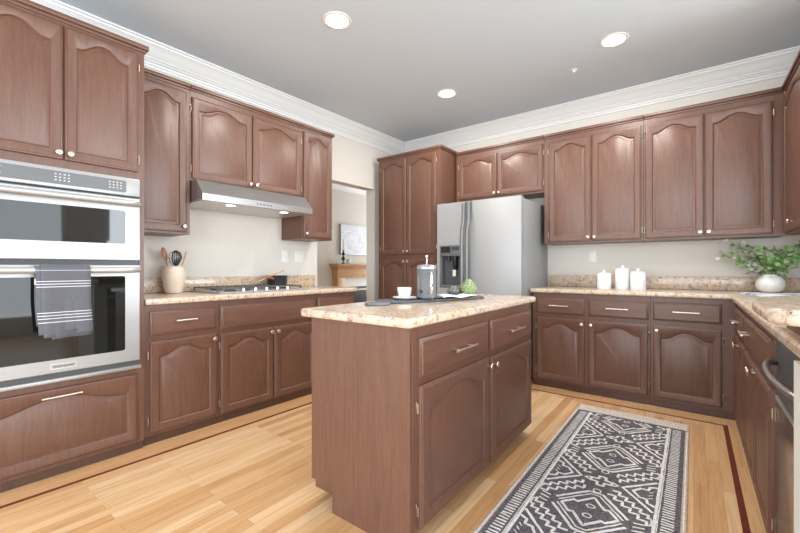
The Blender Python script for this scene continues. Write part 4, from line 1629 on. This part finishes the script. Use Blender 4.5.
def lamp_glow(x, y, power=20):
    d = bpy.data.lights.new('downlight_beam', 'AREA')
    d.shape = 'DISK'
    d.size = 0.14
    d.energy = power
    d.color = (1.0, 0.95, 0.88)
    o = bpy.data.objects.new('downlight_beam', d)
    COL.objects.link(o)
    o.location = (x, y, CEIL - 0.012)


LP = [('recessed ceiling light nearest the oven wall, upper left of photo', -1.935, 1.842), ('recessed ceiling light above the rug, near the right corner', -0.470, 3.235), ('recessed ceiling light in front of the refrigerator', -1.900, 3.252)]
for lb, x, y in LP:
    downlight(lb, x, y)
    lamp_glow(x, y)
o = MB().lathe([(0.030, -0.0005), (0.030, -0.004), (0.012, -0.007), (0.010, -0.018), (0.016, -0.020), (0.016, -0.023)], (0, 0, 0), 24).build('fire_sprinkler', M_whiteplastic)
place(o, (-0.812, 3.52, CEIL))
tag(o, 'small white fire sprinkler head on the ceiling', 'sprinkler')

# ---------------------------------------------------------------- living room beyond the opening
FPX = LIVX
fpz = empty('fireplace', (FPX, 5.55, 0), -PI / 2 + PI, 'honey oak fireplace mantel in the living room', 'fireplace')
# local x along +Y (after rotation 90deg), local -y faces +X (the room)
hw = 0.86
MB().box(-hw - 0.075, hw + 0.075, -0.22, 0, 1.130, 1.178, bev=0.008).build('mantel_shelf', M_oak, fpz)
mb = MB()
mb.box(-hw, hw, -0.14, 0, 0.93, 1.130, bev=0.004)
mb.box(-hw - 0.04, hw + 0.04, -0.18, 0, 1.095, 1.130, bev=0.008)
mb.build('frieze', M_oak, fpz)
for sx in (-1, 1):
    MB().box(min(sx * hw, sx * (hw - 0.16)), max(sx * hw, sx * (hw - 0.16)), -0.14, 0, 0, 0.93, bev=0.004).build('pilaster', M_oak, fpz)
mb = MB()
mb.box(-hw + 0.16, -hw + 0.30, -0.06, 0, 0, 0.93)
mb.box(hw - 0.30, hw - 0.16, -0.06, 0, 0, 0.93)
mb.box(-hw + 0.30, hw - 0.30, -0.06, 0, 0.76, 0.93)
mb.build('surround', M_surround, fpz)
fbx = MB().box(-hw + 0.30, hw - 0.30, -0.04, 0, 0.02, 0.76).build('firebox', M_firebox, fpz)
MB().box(-hw + 0.30, hw - 0.30, -0.052, -0.041, 0.69, 0.715).build('brass_strip', M_hinge, fbx)

# framed pale abstract picture on the mantel wall
pf = empty('framed_picture', (FPX, 5.50, 1.62), PI / 2, 'pale framed picture above the fireplace mantel', 'picture')
pw2, ph2 = 0.635, 0.275
mb = MB()
for b in ((-pw2, pw2, -0.035, 0, ph2 - 0.018, ph2), (-pw2, pw2, -0.035, 0, -ph2, -ph2 + 0.018), (-pw2, -pw2 + 0.018, -0.035, 0, -ph2 + 0.018, ph2 - 0.018), (pw2 - 0.018, pw2, -0.035, 0, -ph2 + 0.018, ph2 - 0.018)):
    mb.box(*b, bev=0.002, seg=1)
mb.build('frame', M_handle, pf)


def artmat():
    m, nt, b = new_mat('pale_abstract_canvas')
    v = coords(nt, (1, 1, 1), rand=False)
    n = nd(nt, 'ShaderNodeTexNoise')
    n.inputs['Scale'].default_value = 3.5
    n.inputs['Detail'].default_value = 6
    n.inputs['Distortion'].default_value = 1.5
    nt.links.new(v, n.inputs['Vector'])
    nt.links.new(ramp(nt, n.outputs['Fac'], [(0.3, rgb(205, 206, 212)), (0.48, rgb(228, 228, 232)), (0.52, rgb(196, 199, 208)), (0.56, rgb(232, 232, 234)), (0.8, rgb(214, 214, 218))]), b.inputs['Base Color'])
    b.inputs['Roughness'].default_value = 0.5
    return m


MB().box(-pw2 + 0.018, pw2 - 0.018, -0.022, 0, -ph2 + 0.018, ph2 - 0.018).build('canvas', artmat(), pf)

o = MB().lathe([(0.042, 0), (0.042, 0.008), (0.014, 0.018), (0.010, 0.05), (0.030, 0.075), (0.034, 0.095), (0.016, 0.12), (0.010, 0.14), (0.028, 0.165), (0.030, 0.185), (0.012, 0.21), (0.010, 0.222), (0.018, 0.228), (0.016, 0.238)], (0, 0, 0), 24).build('candlestick', M_blackmetal)
place(o, (FPX + 0.12, 4.84, 1.1785))
tag(o, 'dark turned candlestick at the left end of the mantel', 'candlestick')
o = MB().tube([(0, 0, 0.0), (0, 0, 0.20)], [0.010, 0.007], 12).build('taper_candle', M_cream)
place(o, (FPX + 0.12, 4.84, 1.1785 + 0.2385))
tag(o, 'thin taper candle standing in the dark candlestick', 'candle')
o = MB().lathe([(0.03, 0), (0.036, 0.004), (0.04, 0.05), (0.035, 0.09), (0.030, 0.092)], (0, 0, 0), 24).build('votive_jar', M_surround)
place(o, (FPX + 0.12, 4.97, 1.1785))
tag(o, 'small pale jar beside the candlestick on the mantel', 'jar')
